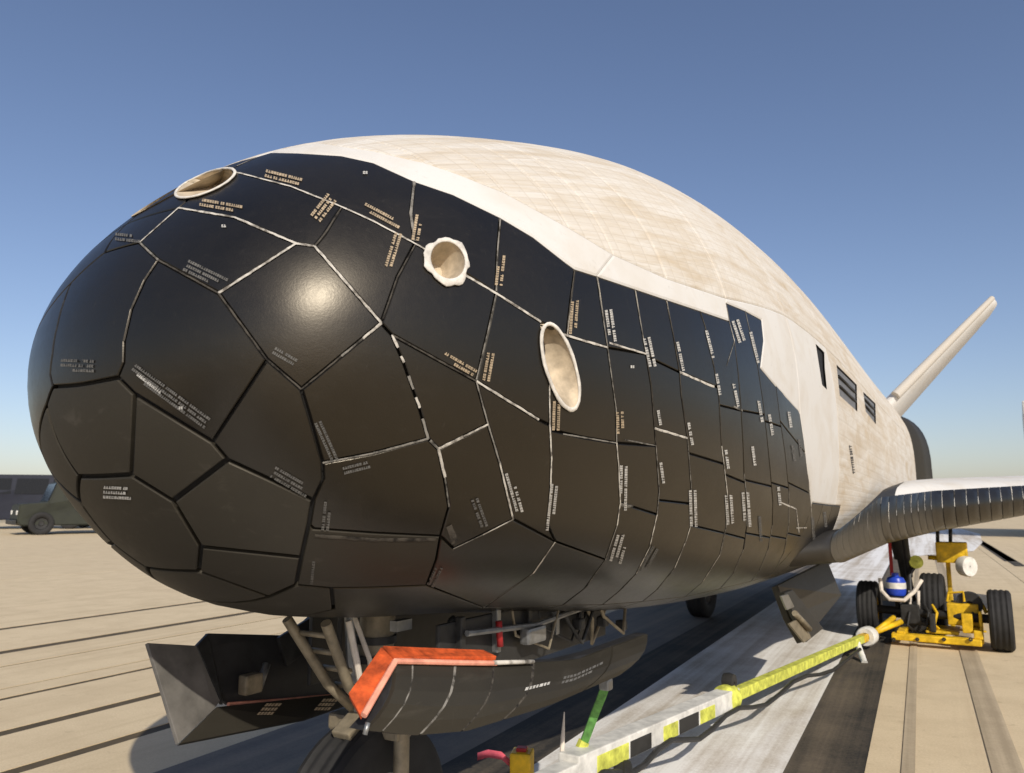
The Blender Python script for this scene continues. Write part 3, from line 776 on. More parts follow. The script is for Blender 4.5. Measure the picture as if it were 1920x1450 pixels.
fill(2.6, 'dim', *SE[2][:5]); fill(3.5, 'grey', *SE[2][4:7]); fill(4, 'white', *SE[2][6:9]); fill(3.5, 'grey', *SE[2][8:])
fill(2.8, 'dim', *SE[3][:5]); fill(4, 'white', *SE[3][4:7]); fill(4, 'grey', *SE[3][6:9]); fill(4, 'white', *SE[3][8:10])
fill(5, 'white', (1367, 602), (1377, 640)); fill(3, 'grey', (1377, 640), (1362, 687)); fill(4, 'grey', *SE[4][5:8]); fill(4, 'grey', *SE[4][8:10])
fill(4.5, 'grey', *SE[5][:3]); fill(4, 'grey', *SE[5][7:10]); fill(4, 'grey', *SE[6][5:8]); fill(4, 'white', *SE[7][2:5])
fill(5, 'white', (1463, 942), (1493, 955)); fill(5, 'white', (1493, 955), (1498, 1000)); fill(4, 'white', (1493, 990), (1512, 990))
# loose bright filler showing under two lower tiles
fill(9, 'dim', (590, 1004), (700, 1012), (816, 1012)); fill(14, 'dim', (842, 985), (852, 1018)); fill(8, 'grey', (1163, 946), (1186, 950))

# ------------------------------------------------------------------ stencilled tile numbers
for px, ang, n, ln, m in [((530, 334), 14, 2, 66, 'tan'), ((415, 387), 10, 2, 80, 'tan'), ((606, 392), -52, 3, 48, 'tan'), ((715, 405), 28, 2, 74, 'tan'), ((737, 470), -73, 2, 66, 'tan'),
    ((782, 428), -80, 2, 48, 'tan'), ((937, 508), -84, 2, 56, 'tan'), ((860, 683), 30, 2, 66, 'tan'), ((916, 683), -80, 2, 64, 'tan'), ((1075, 597), -86, 2, 60, 'tan'), ((1042, 780), -88, 2, 54, 'tan'),
    ((1144, 610), 82, 2, 58, 'white'), ((1162, 797), 88, 2, 50, 'tan'), ((386, 516), 26, 3, 84, 'grey'), ((240, 447), 6, 2, 46, 'grey'), ((145, 686), 2, 3, 60, 'grey'), ((318, 742), 36, 3, 170, 'grey'), ((275, 715), 38, 1, 70, 'white'),
    ((228, 924), 3, 3, 66, 'white'), ((545, 903), 30, 3, 76, 'grey'), ((612, 828), 66, 2, 80, 'grey'), ((666, 877), -14, 2, 46, 'grey'), ((612, 968), -84, 2, 52, 'grey'), ((533, 668), 30, 2, 44, 'grey'),
    ((963, 922), 74, 2, 74, 'white'), ((898, 960), 70, 2, 52, 'grey'), ((1034, 953), -84, 2, 84, 'white'), ((1168, 915), -89, 2, 84, 'white'), ((1160, 1030), -74, 3, 50, 'white'), ((1242, 895), 82, 1, 56, 'white'),
    ((1299, 952), 88, 2, 66, 'white'), ((1234, 775), 80, 1, 46, 'white'), ((1293, 808), 80, 1, 52, 'white'), ((1217, 660), 78, 2, 54, 'white'), ((1275, 668), 78, 1, 54, 'white'), ((1330, 645), 76, 1, 52, 'white'),
    ((1345, 715), 80, 1, 46, 'white'), ((1378, 735), 78, 1, 52, 'white'), ((1361, 850), 82, 1, 52, 'white'), ((1414, 865), 82, 1, 56, 'white'), ((1399, 955), 86, 2, 64, 'white'), ((1367, 955), 86, 2, 54, 'white'),
    ((1424, 765), 80, 1, 46, 'white'), ((1445, 797), 80, 1, 40, 'white'), ((1481, 790), 82, 1, 36, 'white'), ((1487, 846), 82, 1, 36, 'grey'), ((1500, 838), 82, 1, 34, 'grey'), ((1460, 925), 84, 1, 40, 'white'),
    ((1384, 620), 72, 2, 40, 'white'), ((1414, 652), 76, 1, 60, 'white'), ((1425, 990), 86, 1, 44, 'grey'), ((586, 1075), -84, 1, 40, 'grey'), ((815, 1080), -64, 2, 40, 'grey'), ((420, 425), 0, 1, 8, 'white'), ((1185, 688), 0, 1, 7, 'white'),
    ((685, 325), 0, 1, 9, 'white'), ((340, 765), 0, 1, 8, 'white'), ((1525, 1000), 86, 1, 60, 'grey'), ((1548, 985), 84, 1, 50, 'grey'), ((1215, 1050), -60, 2, 50, 'grey')]:
    stencil(px, ang, n, ln, 'print_' + m, hull)
stencil((1598, 868), 82, 1, 66, 'print_dark', hull, size=5)

# ------------------------------------------------------------------ wings
WX = np.array([0.45, 0.66, 0.72, 0.93, 1.44, 2.27]); WLE = np.array([2.35, 2.64, 3.75, 4.6, 5.4, 6.5]); WTE = np.array([8.05, 8.05, 8.05, 8.0, 7.9, 7.6])
WZ = np.array([0.70, 0.725, 0.825, 0.87, 0.935, 0.98]); WH = np.array([0.06, 0.07, 0.135, 0.135, 0.105, 0.05])
# station parameter 0..5, smoothed
def wing_pt(s, x, side):
    """s: station 0..5, x: metres aft of the leading edge, side +1 upper / -1 lower"""
    q = np.arange(6.0); X, LE, TE, Z, H = [np.interp(s, q, k) for k in (WX, WLE, WTE, WZ, WH)]
    c = TE - LE; x = min(x, c); c0 = min(0.34, c * 0.3)
    if x < c0: t = H * math.sqrt(max(0, 1 - (1 - x / c0) ** 2))
    else: t = H + (0.012 - H) * ((x - c0) / (c - c0)) ** 1.4
    drop = 0.0
    if side > 0: drop = 0.085 * min(1.0, max(0.0, (x - .08) / .8)) * max(0.0, 1 - max(0.0, x - 1.2) / max(0.3, c - 1.2)) * min(1.0, max(0.0, (s - 1.3)))
    return np.array([X, LE + x, Z + side * t + drop])
def wing_tip_fade(p): return p
for sgn in (1, -1):
    w = None
    ss = np.linspace(0, 5, 41); xs = [0, .004, .015, .035, .07, .12, .2, .3, .5, .8, 1.3, 2.0, 3.0, 4.2, 9]
    V = []; F = []; mats = []
    loop = [(x, 1) for x in xs[::-1]] + [(x, -1) for x in xs[1:]]
    for s in ss:
        for x, sd in loop: V.append(wing_pt(s, x, sd) * [sgn, 1, 1])
    m = len(loop)
    for i in range(len(ss) - 1):
        for j in range(m):
            F.append((i * m + j, i * m + (j + 1) % m, (i + 1) * m + (j + 1) % m, (i + 1) * m + j)); mats.append(1 if j >= len(xs) - 1 or (ss[i] < 2.15 and loop[j][0] < 1.25) else 0)
    F.append(tuple((len(ss) - 1) * m + j for j in range(m))); mats.append(0)
    w = pydata('wing', V, F, None, plane, smooth=True)
    w.data.materials.append(MATS['blanket_smooth']); w.data.materials.append(MATS['tile_edge']); w.data.polygons.foreach_set('material_index', mats)
    bm = bmesh.new(); bm.from_mesh(w.data); bmesh.ops.recalc_face_normals(bm, faces=bm.faces[:]); bm.to_mesh(w.data); bm.free()
    # leading edge tiles, wrapped round the blunt edge
    cuts = [1.0]
    while cuts[-1] < 4.97:
        s = cuts[-1]; k = int(s); seg = math.dist((WX[k], WLE[k]), (WX[k + 1], WLE[k + 1])); cuts.append(min(5.0, s + 0.115 / seg))
    prof = [(.11, 1), (.095, 1), (.075, 1), (.05, 1), (.025, 1), (.008, 1), (0, 1), (.008, -1), (.03, -1), (.07, -1), (.13, -1), (.22, -1), (.32, -1)]
    for a, b in zip(cuts, cuts[1:]):
        V = []; F = []; g = (b - a) * 0.035; sub = np.linspace(a + g, b - g, 3)
        for lvl in (0.006, 0.0):
            for s in sub:
                X, LE, Z = [np.interp(s, np.arange(6.0), k) for k in (WX, WLE, WZ)]
                for x, sd in prof:
                    p = wing_pt(s, x, sd); q = wing_pt(s, x + .01, sd); o_ = p - np.array([X, LE + 0.12, Z]); o_[0] = 0; o_ /= np.linalg.norm(o_) + 1e-9
                    V.append((p + o_ * lvl) * [sgn, 1, 1])
        n = len(prof); L2 = 3 * n
        for i in range(2):
            for j in range(n - 1): F.append((i * n + j, i * n + j + 1, (i + 1) * n + j + 1, (i + 1) * n + j))
        for j in range(n - 1):
            F.append((j, j + 1, L2 + j + 1, L2 + j)); F.append((2 * n + j, 2 * n + j + 1, L2 + 2 * n + j + 1, L2 + 2 * n + j))
        for i in range(2):
            F.append((i * n, (i + 1) * n, L2 + (i + 1) * n, L2 + i * n)); F.append((i * n + n - 1, (i + 1) * n + n - 1, L2 + (i + 1) * n + n - 1, L2 + i * n + n - 1))
        o = pydata('leading_edge_tile', V, F, 'tile_black' if sgn > 0 else 'tile_black', w, smooth=True)
        bm = bmesh.new(); bm.from_mesh(o.data); bmesh.ops.recalc_face_normals(bm, faces=bm.faces[:])
        for e in bm.edges: e.smooth = e.calc_face_angle(0) < 0.9
        bm.to_mesh(o.data); bm.free()
        # pale filler showing along part of the seam
        if sgn > 0 and rnd.random() < 0.75:
            lo, hi = rnd.choice(((0, 4), (1, 5), (2, 6), (3, 8), (0, 5), (4, 9)))
            V = []; 
            for x, sd in prof[lo:hi]:
                X, LE, Z = [np.interp(a, np.arange(6.0), k) for k in (WX, WLE, WZ)]
                p = wing_pt(a, x, sd); o_ = p - np.array([X, LE + 0.12, Z]); o_[0] = 0; o_ /= np.linalg.norm(o_) + 1e-9
                for s in (a - g * 0.9, a + g * 0.9):
                    V.append((wing_pt(s, x, sd) + o_ * 0.0066))
            pydata('gap_filler', V, [(2 * i, 2 * i + 1, 2 * i + 3, 2 * i + 2) for i in range(hi - lo - 1)], rnd.choice(('filler_grey', 'filler_dim', 'filler_white')), w)

# ------------------------------------------------------------------ tail fins and aft end
tip = at_y((1866, 566), 8.25); tipz, tipx = tip[2], tip[0]
for sgn in (1, -1):
    V = []; F = []; n = 20
    R0 = np.array([0.46, 7.15, 1.78]); R1 = np.array([tipx, 7.95, tipz]); ch = (1.2, 0.66); th = (0.085, 0.05)
    nrm = np.array([-(R1[2] - R0[2]), 0, R1[0] - R0[0]]); nrm /= np.linalg.norm(nrm)
    st = [0, .2, .4, .6, .8, .93, .985, 1.0]; sc = [1, 1, 1, 1, 1, .93, .7, .25]
    for t, k in zip(st, sc):
        c = R0 + (R1 - R0) * t; cl = ch[0] + (ch[1] - ch[0]) * t; h = (th[0] + (th[1] - th[0]) * t) * k
        for j in range(n):
            a = 2 * math.pi * j / n; x = 0.5 - 0.5 * math.cos(a); yy = h * (math.sqrt(max(0, 1 - (1 - min(x / .3, 1)) ** 2)) if x < .3 else 1 - ((x - .3) / .7) ** 1.5 * .8) * (1 if math.sin(a) >= 0 else -1)
            if j in (0,): yy = 0
            p = c + np.array([0, cl * (x * k + (1 - k) * .5), 0]) + nrm * yy; V.append(p * [sgn, 1, 1])
    for i in range(len(st) - 1):
        for j in range(n): F.append((i * n + j, i * n + (j + 1) % n, (i + 1) * n + (j + 1) % n, (i + 1) * n + j))
    F.append(tuple((len(st) - 1) * n + j for j in range(n)))
    o = pydata('tail_fin', V, F, 'blanket_smooth', plane, smooth=True)
    bm = bmesh.new(); bm.from_mesh(o.data); bmesh.ops.recalc_face_normals(bm, faces=bm.faces[:]); bm.to_mesh(o.data); bm.free()
    # leading edge strip of the fin
    b = MB(); pts = [R0 + (R1 - R0) * t + np.array([0, -0.004, 0]) for t in (0.1, 0.4, 0.7, 0.97)]
    b.tube([p * [sgn, 1, 1] for p in pts], [0.045, 0.04, 0.034, 0.026], 10); b.build('leading_edge', 'blanket_white', o)
th_ = np.radians(np.linspace(-180, 180, 49))[:-1]; V = []; F = []
for y, k, kx in ((8.20, .97, 1.0), (8.34, .965, 1.12), (8.60, .95, 1.22), (8.62, .85, 1.05), (8.40, .72, .75)):
    P = surf(np.full(48, math.sqrt(8.29)), th_); c = np.array([0, 0, fC(math.sqrt(8.29))])
    P = c + (P - c) * [kx, 1, k]; P[:, 1] = y; V += list(P)
for i in range(4):
    for j in range(48): F.append((i * 48 + j, i * 48 + (j + 1) % 48, (i + 1) * 48 + (j + 1) % 48, (i + 1) * 48 + j))
F.append(tuple(4 * 48 + j for j in range(48)))
shroud = pydata('aft_shroud', V, F, 'tile_matte', plane, smooth=True)
MB().lathe([(.10, 0), (.14, .1), (.20, .25), (.23, .4), (.22, .4), (.18, .25), (.12, .1), (.02, .05)], (0, 8.42, 1.35), (0, 1, 0), 28).build('engine_nozzle', 'metal_dark', plane)
# small black tiles low on the aft side, above the wing root
for k in range(2):
    ya = 6.9 + k * .42; skin_piece('tile', loop_px(('y', ya, tP + 6), ('y', ya + .40, tP + 6), ('y', ya + .40, tP - 11), ('y', ya, tP - 11)), 'tile_edge', hull, proud=0.012, gap=.006)

# ------------------------------------------------------------------ landing gear
def px3(p, x): return at_x(p, x)
ngw = MB(); wc = (0.0, 0.70, 0.215)
ngw = empty('nose_wheel', wc); ngw.parent = plane
def tyre(parent, r, w, rim_r, mat='rubber', rim_mat='metal_grey', axis=(1, 0, 0), grooves=3):
    h = w / 2; prof = [(rim_r, -h * .72), (rim_r + .25 * (r - rim_r), -h * .95), (r - .22 * (r - rim_r), -h), (r - .06 * (r - rim_r), -h * .86)]
    for k in range(grooves):
        t = -h * .7 + (k + .5) * h * 1.4 / grooves
        prof += [(r, t - h * .16), (r - .005 * r / .2, t - h * .05), (r - .005 * r / .2, t + h * .05), (r, t + h * .16)]
    prof += [(r - .06 * (r - rim_r), h * .86), (r - .22 * (r - rim_r), h), (rim_r + .25 * (r - rim_r), h * .95), (rim_r, h * .72)]
    MB().lathe(prof, (0, 0, 0), axis, 40, close=True).build('tyre', mat, parent)
    MB().lathe([(.004, -h * .35), (rim_r * .35, -h * .4), (rim_r * .45, -h * .2), (rim_r * .9, -h * .25), (rim_r * 1.01, -h * .74), (rim_r * 1.01, h * .74), (rim_r * .9, h * .25), (rim_r * .45, h * .2), (rim_r * .35, h * .4), (.004, h * .35)], (0, 0, 0), axis, 28).build('rim', rim_mat, parent)
tyre(ngw, 0.215, 0.13, 0.11)
st = MB().tube([(0, .72, .66), (0, .71, .46)], .04, 14).tube([(0, .71, .48), (0, .70, .25)], .026, 14).build('nose_gear_strut', 'metal_beige', plane)
MB().box((0, .70, .42), (.20, .05, .035), bevel=.006).build('fork_crown', 'metal_beige', st)
for s in (-1, 1):
    MB().tube([(s * .092, .70, .42), (s * .092, .70, .21)], .017, 10).build('fork_leg', 'metal_beige', st)
    br = MB().tube([(s * .055, .50, .665), (s * .03, .60, .52), (s * .02, .69, .44)], .011, 10).build('drag_brace', 'metal_beige', plane)
for k in range(4):
    t = .15 + k * .2; MB().tube([(-.05 + .02 * t, .50 + .17 * t, .665 - .20 * t), (.05 - .02 * t, .50 + .17 * t, .665 - .20 * t)], .006, 8).build('brace_rung', 'metal_beige', plane)
MB().tube([(0.05, .57, .66), (.062, .585, .58), (.045, .62, .52), (.05, .66, .46)], .007, 8).build('brake_line', 'hose_pale', plane)
MB().tube([(-.03, .66, .655), (-.02, .66, .56), (0, .68, .46)], .012, 8).build('actuator', 'metal_grey', plane)
tl = MB().box((0, .655, .44), (.05, .10, .018), Matrix.Rotation(.5, 3, 'X'), .004).box((0, .645, .36), (.05, .10, .018), Matrix.Rotation(-.6, 3, 'X'), .004).build('torque_link', 'metal_beige', plane)
# equipment seen hanging in the open bay behind the door
for bx_, z0_ in ((.16, .50), (-.22, .47)):
    MB().box((bx_, 1.16, (z0_ + .64) / 2), (.012, .86, .64 - z0_), bevel=.004).build('bay_wall', 'metal_dark', plane)
MB().box(px3((1000, 1190), .20), (.03, .09, .04), bevel=.008).build('bay_box', 'metal_grey', plane)
MB().tube([px3((935, 1165), .19), px3((938, 1212), .19)], .008, 8).build('red_strut', 'red_paint', plane)
MB().tube([px3((845, 1160), .05), px3((905, 1225), .10)], .011, 8).build('bay_brace', 'metal_dark', plane)
MB().box(px3((752, 1172), .1), (.02, .05, .022)).build('bay_bracket', 'metal_grey', plane)
for q in ((1085, 1170), (1130, 1165), (1165, 1172)):
    MB().box(px3(q, .2), (.03, .03, .03), bevel=.006).build('bay_fitting', 'metal_dark', plane)

for k in range(9):
    x0_ = rnd.uniform(.10, .20); y0_ = rnd.uniform(.75, 1.45); dz_ = rnd.uniform(.03, .09)
    MB().tube([(x0_, y0_, .645), (x0_ + rnd.uniform(-.02, .03), y0_ + rnd.uniform(.02, .08), .60 - dz_ * .4), (x0_ + rnd.uniform(0, .04), y0_ + rnd.uniform(.08, .18), .58 - dz_), (x0_, y0_ + rnd.uniform(.2, .3), .635)], rnd.uniform(.003, .0055), 7).build('bay_hose', rnd.choice(('metal_dark', 'black_paint', 'metal_beige', 'metal_dark')), plane)
for k in range(5):
    y0_ = .80 + k * .15; MB().box((.172, y0_, .60), (.018, .018, .10), bevel=.003).build('bay_rib', 'metal_grey' if k % 2 else 'metal_dark', plane)
MB().tube([(.19, .80, .615), (.195, 1.1, .595), (.19, 1.5, .61)], .007, 8).build('bay_pipe', 'metal_grey', plane)
for s_ in (-1, 1):
    MB().tube([(s_ * .02, .62, .66), (s_ * .045, .645, .57), (s_ * .03, .675, .50), (s_ * .05, .69, .42)], .0055, 8).build('brake_line', 'metal_dark' if s_ < 0 else 'hose_pale', plane)
MB().lathe([(.03, -.03), (.05, -.03), (.052, 0), (.05, .03), (.03, .03)], (0, .712, .46), (0, 0, 1), 20).build('strut_collar', 'metal_grey', plane)
for z_ in (.60, .56): MB().lathe([(.038, -.008), (.046, -.008), (.046, .008), (.038, .008)], (0, .716, z_), (0, 0, 1), 18).build('clamp', 'metal_dark', plane)

# near nose-gear door, hanging open, with an orange seal along its front and top edge
dt = [px3(p, x) for p, x in (((735, 1240), .30), ((840, 1243), .32), ((930, 1245), .34), ((1075, 1237), .38), ((1212, 1188), .42))]
db = [px3(p, x) for p, x in (((681, 1370), .32), ((770, 1380), .345), ((870, 1371), .37), ((1020, 1325), .41), ((1158, 1266), .44))]
tp_ = np.array([0, .28, .5, .74, 1.0])
def door_pt(s, t, off=0.0):
    a = np.array([np.interp(s, tp_, [p[k] for p in dt]) for k in range(3)]); b = np.array([np.interp(s, tp_, [p[k] for p in db]) for k in range(3)])
    p = a + (b - a) * t; p[0] += 0.022 * math.sin(math.pi * t) + off; return p
def door_plate(name, s0, s1, t0, t1, o0, o1, mat, parent, ns=5, nt=5):
    V = []; F = []; m = (ns + 1) * (nt + 1)
    for o_ in (o1, o0):
        for i in range(ns + 1):
            for j in range(nt + 1): V.append(door_pt(s0 + (s1 - s0) * i / ns, t0 + (t1 - t0) * j / nt, o_))
    id_ = lambda l, i, j: l * m + i * (nt + 1) + j
    for i in range(ns):
        for j in range(nt):
            for l in (0, 1): F.append((id_(l, i, j), id_(l, i + 1, j), id_(l, i + 1, j + 1), id_(l, i, j + 1)))
        F.append((id_(0, i, 0), id_(0, i + 1, 0), id_(1, i + 1, 0), id_(1, i, 0))); F.append((id_(0, i, nt), id_(0, i + 1, nt), id_(1, i + 1, nt), id_(1, i, nt)))
    for j in range(nt):
        F.append((id_(0, 0, j), id_(0, 0, j + 1), id_(1, 0, j + 1), id_(1, 0, j))); F.append((id_(0, ns, j), id_(0, ns, j + 1), id_(1, ns, j + 1), id_(1, ns, j)))
    o = pydata(name, V, F, mat, parent)
    bm = bmesh.new(); bm.from_mesh(o.data); bmesh.ops.recalc_face_normals(bm, faces=bm.faces[:]); bm.to_mesh(o.data); bm.free()
    return o
ndoor = door_plate('nose_gear_door', 0, 1, 0, 1, -.03, -.002, 'door_inner', plane, 10, 6)
sc = [0, .085, .30, .475, .60, .86, 1.0]
for a, b in zip(sc, sc[1:]): door_plate('tile', a + .004, b - .004, .01, .99, -.004, .006, 'tile_matte', ndoor)
for s, w, m in ((.085, .0035, 'filler_grey'), (.30, .005, 'filler_grey'), (.475, .004, 'filler_dim'), (.60, .004, 'filler_dim')):
    door_plate('gap_filler', s - w, s + w, .03, .97, 0, .0062, m, ndoor, 1, 5)
def door_text(s0, t0, ls, n, mat):
    V = []; F = []
    for r in range(n):
        x = 0
        while x < ls * (1 if r == 0 else .8):
            g = rnd.uniform(.006, .012); k = len(V); tt = t0 + r * .09
            for (u_, v_) in ((x, 0), (x + g, 0), (x + g, .055), (x, .055)): V.append(door_pt(s0 + u_, tt + v_ - u_ * .5, .008))
            F.append((k, k + 1, k + 2, k + 3)); x += g + .003
    pydata('stencil_marking', V, F, mat, ndoor)
door_text(.585, .42, .07, 1, 'print_white'); door_text(.70, .32, .12, 2, 'print_grey')
def px_plate(name, pts, th, mat, parent, nrm=None): return MB().quadplate([px3(p, x) for p, x in pts], th, nrm).build(name, mat, parent, bevel=th * .15)
px_plate('edge_seal', [((716, 1217), .27), ((738, 1240), .305), ((676, 1346), .325), ((654, 1305), .285)], .012, 'seal_orange', ndoor)
px_plate('edge_seal', [((716, 1217), .27), ((905, 1224), .31), ((930, 1236), .345), ((738, 1240), .305)], .012, 'seal_orange', ndoor)
MB().tube([px3((742, 1239), .312), px3((712, 1290), .322), px3((682, 1342), .332)], .0055, 8).build('bulb_seal', 'seal_pink', ndoor)
MB().tube([px3((742, 1240), .312), px3((860, 1243), .335), px3((930, 1244), .352)], .005, 8).build('bulb_seal', 'seal_pink', ndoor)
MB().tube([px3((925, 1243), .352), px3((1000, 1241), .372)], .0045, 8).build('bulb_seal', 'filler_white', ndoor)
MB().tube([px3((690, 1355), .34), px3((684, 1378), .34)], .004, 8).build('latch_pin', 'metal_grey', ndoor)

# far nose-gear door: a shallow tray seen from its inner side
fdoor = px_plate('nose_gear_door', [((372, 1213), -.34), ((388, 1188), -.345), ((540, 1192), -.345), ((586, 1150), -.345), ((668, 1288), -.335), ((655, 1304), -.33), ((425, 1322), -.33), ((398, 1300), -.33)], .012, 'door_inner', plane)
px_plate('front_flange', [((274, 1207), -.34), ((366, 1212), -.335), ((410, 1316), -.285), ((400, 1330), -.275), ((332, 1396), -.25), ((300, 1290), -.30)], .010, 'door_outer', fdoor)
px_plate('side_wall', [((366, 1212), -.333), ((388, 1189), -.343), ((412, 1300), -.325), ((415, 1322), -.28)], .010, 'metal_dark', fdoor)
px_plate('lower_lip', [((404, 1328), -.275), ((656, 1301), -.325), ((648, 1324), -.30), ((572, 1350), -.26), ((334, 1397), -.248)], .010, 'tile_matte', fdoor)
px_plate('hinge_plate', [((520, 1196), -.33), ((584, 1156), -.335), ((575, 1220), -.33), ((535, 1250), -.33)], .012, 'metal_dark', fdoor)
MB().box(px3((470, 1282), -.30), (.03, .05, .045), bevel=.006).build('hinge_bracket', 'metal_beige', fdoor)
MB().tube([px3((485, 1290), -.30), px3((500, 1245), -.31)], .01, 8).build('latch_arm', 'metal_grey', fdoor)
MB().tube([px3((428, 1321), -.29), px3((520, 1314), -.31), px3((650, 1302), -.325)], .0045, 8).build('edge_seal', 'seal_pink', fdoor)
for q in (500, 607):
    V = []; F = []
    for r in range(3):
        for c in range(5):
            k = len(V)
            for (u_, v_) in ((0, 0), (.8, 0), (.8, .7), (0, .7)):
                V.append(px3((q + (c + u_) * 6 - (r + v_) * 7, 1319 + (r + v_) * 8 - (q - 500) * .08), -.285 + .004 * r * 2 + .012))
            F.append((k, k + 1, k + 2, k + 3))
    pydata('stencil_marking', V, F, 'print_tan', fdoor)

# main gear: port door, legs and wheels
md = px_plate('main_gear_door', [((1452, 1100), .42), ((1546, 1052), .46), ((1573, 1118), .52), ((1500, 1206), .46), ((1474, 1160), .43)], .03, 'tile_edge', plane)
px_plate('inner_frame', [((1466, 1112), .47), ((1482, 1106), .48), ((1540, 1178), .52), ((1508, 1204), .50)], .02, 'metal_dark', md)
px_plate('latch_plate', [((1463, 1118), .485), ((1476, 1114), .49), ((1488, 1138), .49), ((1474, 1144), .485)], .008, 'metal_grey', md)
px_plate('latch_plate', [((1478, 1170), .50), ((1500, 1158), .505), ((1520, 1196), .515), ((1506, 1205), .51)], .008, 'metal_beige', md)
MB().tube([px3((1490, 1150), .51), px3((1518, 1180), .525)], .012, 8).build('push_rod', 'metal_beige', md)
for sgn in (1, -1):
    mw = empty('main_wheel', (sgn * .83, 5.62, .21)); mw.parent = plane
    tyre(mw, .21, .15, .10)
    MB().tube([(sgn * .62, 5.5, .85), (sgn * .66, 5.55, .52)], .055, 14).tube([(sgn * .655, 5.55, .55), (sgn * .69, 5.6, .22)], .035, 12).build('main_gear_strut', 'metal_dark', plane)
    MB().tube([(sgn * .69, 5.6, .215), (sgn * .80, 5.62, .21)], .03, 12).build('axle', 'metal_grey', plane)
    MB().tube([(sgn * .70, 5.25, .82), (sgn * .70, 5.5, .40)], .022, 10).build('side_brace', 'metal_dark', plane)
    MB().box((sgn * .60, 5.40, .58), (.02, .03, .34)).build('gear_door_edge', 'red_paint', plane)

# ------------------------------------------------------------------ runway and ground
vp = ray((1725, 945)); RW = math.atan2(-vp[0], vp[1])           # runway heading, turned from the y axis
def lateral(px): p = at_z(px); return p[0] * math.cos(RW) + p[1] * math.sin(RW)
def along(px): p = at_z(px); return -p[0] * math.sin(RW) + p[1] * math.cos(RW)
g = pydata('ground', [(-6000, -3000, -.06), (6000, -3000, -.06), (6000, 9000, -.06), (-6000, 9000, -.06)], [(0, 1, 2, 3)], 'far_ground'); tag(g, kind='structure')
rwy = pydata('runway', [(-38, -60, -.003), (22, -60, -.003), (22, 900, -.003), (-38, 900, -.003)], [(0, 1, 2, 3)], 'joint_tar'); tag(rwy, kind='structure')
rwy.rotation_euler = (0, 0, RW)
J = [lateral((0, y)) for y in (1180, 1224, 1251, 1293, 1312, 1376)] + [lateral((60, 1436))]
JW = [.10, .11, .028, .02, .05, .075, .07]
base = J[0]; left_edges = []
x = base
while x > -36: x -= 3.8; left_edges.append(max(x, -38))
edges_ = sorted(left_edges) + J + [J[-1] + 1.9, J[-1] + 3.8, J[-1] + 5.7, J[-1] + 9.5, J[-1] + 13.3, J[-1] + 17.1, 22.0]
wid = [.02] * len(left_edges) + JW + [.008, .008, .008, .012, .015, .015, .0]
order = sorted(range(len(edges_)), key=lambda k: edges_[k]); edges_ = [edges_[k] for k in order]; wid = [wid[k] for k in order]
for k in range(len(edges_) - 1):
    x0, x1 = edges_[k] + wid[k] / 2, edges_[k + 1] - wid[k + 1] / 2
    if x1 - x0 < .02: continue
    for y0_, y1_ in ((-50, 14.98), (15.0, 59.98), (60, 899)):
        MB().box(((x0 + x1) / 2, (y0_ + y1_) / 2, -.025), (x1 - x0, y1_ - y0_, .05)).build('concrete_slab', 'concrete', rwy)
def stripe(name, x0, x1, y0_, y1_, z, mat):
    o = pydata(name, [(x0, y0_, z), (x1, y0_, z), (x1, y1_, z), (x0, y1_, z)], [(0, 1, 2, 3)], mat, rwy); return o
wl0, wl1, bl1 = lateral((985, 1447)), lateral((1470, 1447)), lateral((1622, 1447))
stripe('white_marking', wl0, wl1, -20, 40, .004, 'marking_white')
stripe('black_border', wl1, bl1, -20, 40, .004, 'marking_black')
stripe('black_border', wl0 - .28, wl0, -20, 40, .004, 'marking_black')
stripe('rubber_shade_mark', lateral((1690, 1447)), lateral((1716, 1447)), -20, 60, .004, 'rubber_streak')
stripe('rubber_shade_mark', lateral((1860, 1447)), lateral((1920, 1447)), -20, 60, .004, 'rubber_streak')
stripe('rubber_shade_mark', lateral((1900, 1060)), lateral((1920, 1060)), along((1900, 1062)), along((1900, 1000)), .004, 'marking_black')
stripe('rubber_shade_mark', lateral((1850, 1030)), lateral((1868, 1030)), along((1850, 1052)), along((1850, 1000)), .004, 'marking_black')
stripe('rubber_shade_mark', lateral((300, 1447)), wl0 - .28, -20, 40, .004, 'shade_film')  # painted shade: darkens the slabs inside the craft's cast shadow
wm = [at_z(p) for p in ((1688, 1000), (1800, 992), (1838, 1002), (1842, 1018), (1826, 1034), (1760, 1040), (1690, 1046))]
wmo = pydata('white_marking', [(p[0] * math.cos(RW) + p[1] * math.sin(RW), -p[0] * math.sin(RW) + p[1] * math.cos(RW), .006) for p in wm], [tuple(range(7))], 'marking_white', rwy)
# low dry hills far off beyond the wing
V = []; F = []; n = 40
for i in range(n + 1):
    a = math.radians(-10 + 60 * i / n); R_ = 4200; hgt = 150 * max(0, math.sin(math.pi * i / n)) * (0.7 + .3 * math.sin(i * .9) + .12 * math.sin(i * 2.3))
    for k, (rr, zz) in enumerate(((R_, -5), (R_ + 300, hgt * .6), (R_ + 700, hgt), (R_ + 1600, -5))): V.append((math.sin(a) * rr, math.cos(a) * rr, zz))
for i in range(n):
    for k in range(3): F.append((i * 4 + k, i * 4 + k + 1, i * 4 + k + 5, i * 4 + k + 4))
simple('dry_hill', (0.30, 0.25, 0.17), 0.95, var=0.3, scale=0.004)
hills = pydata('hills', V, F, 'dry_hill', smooth=True); tag(hills, kind='structure')

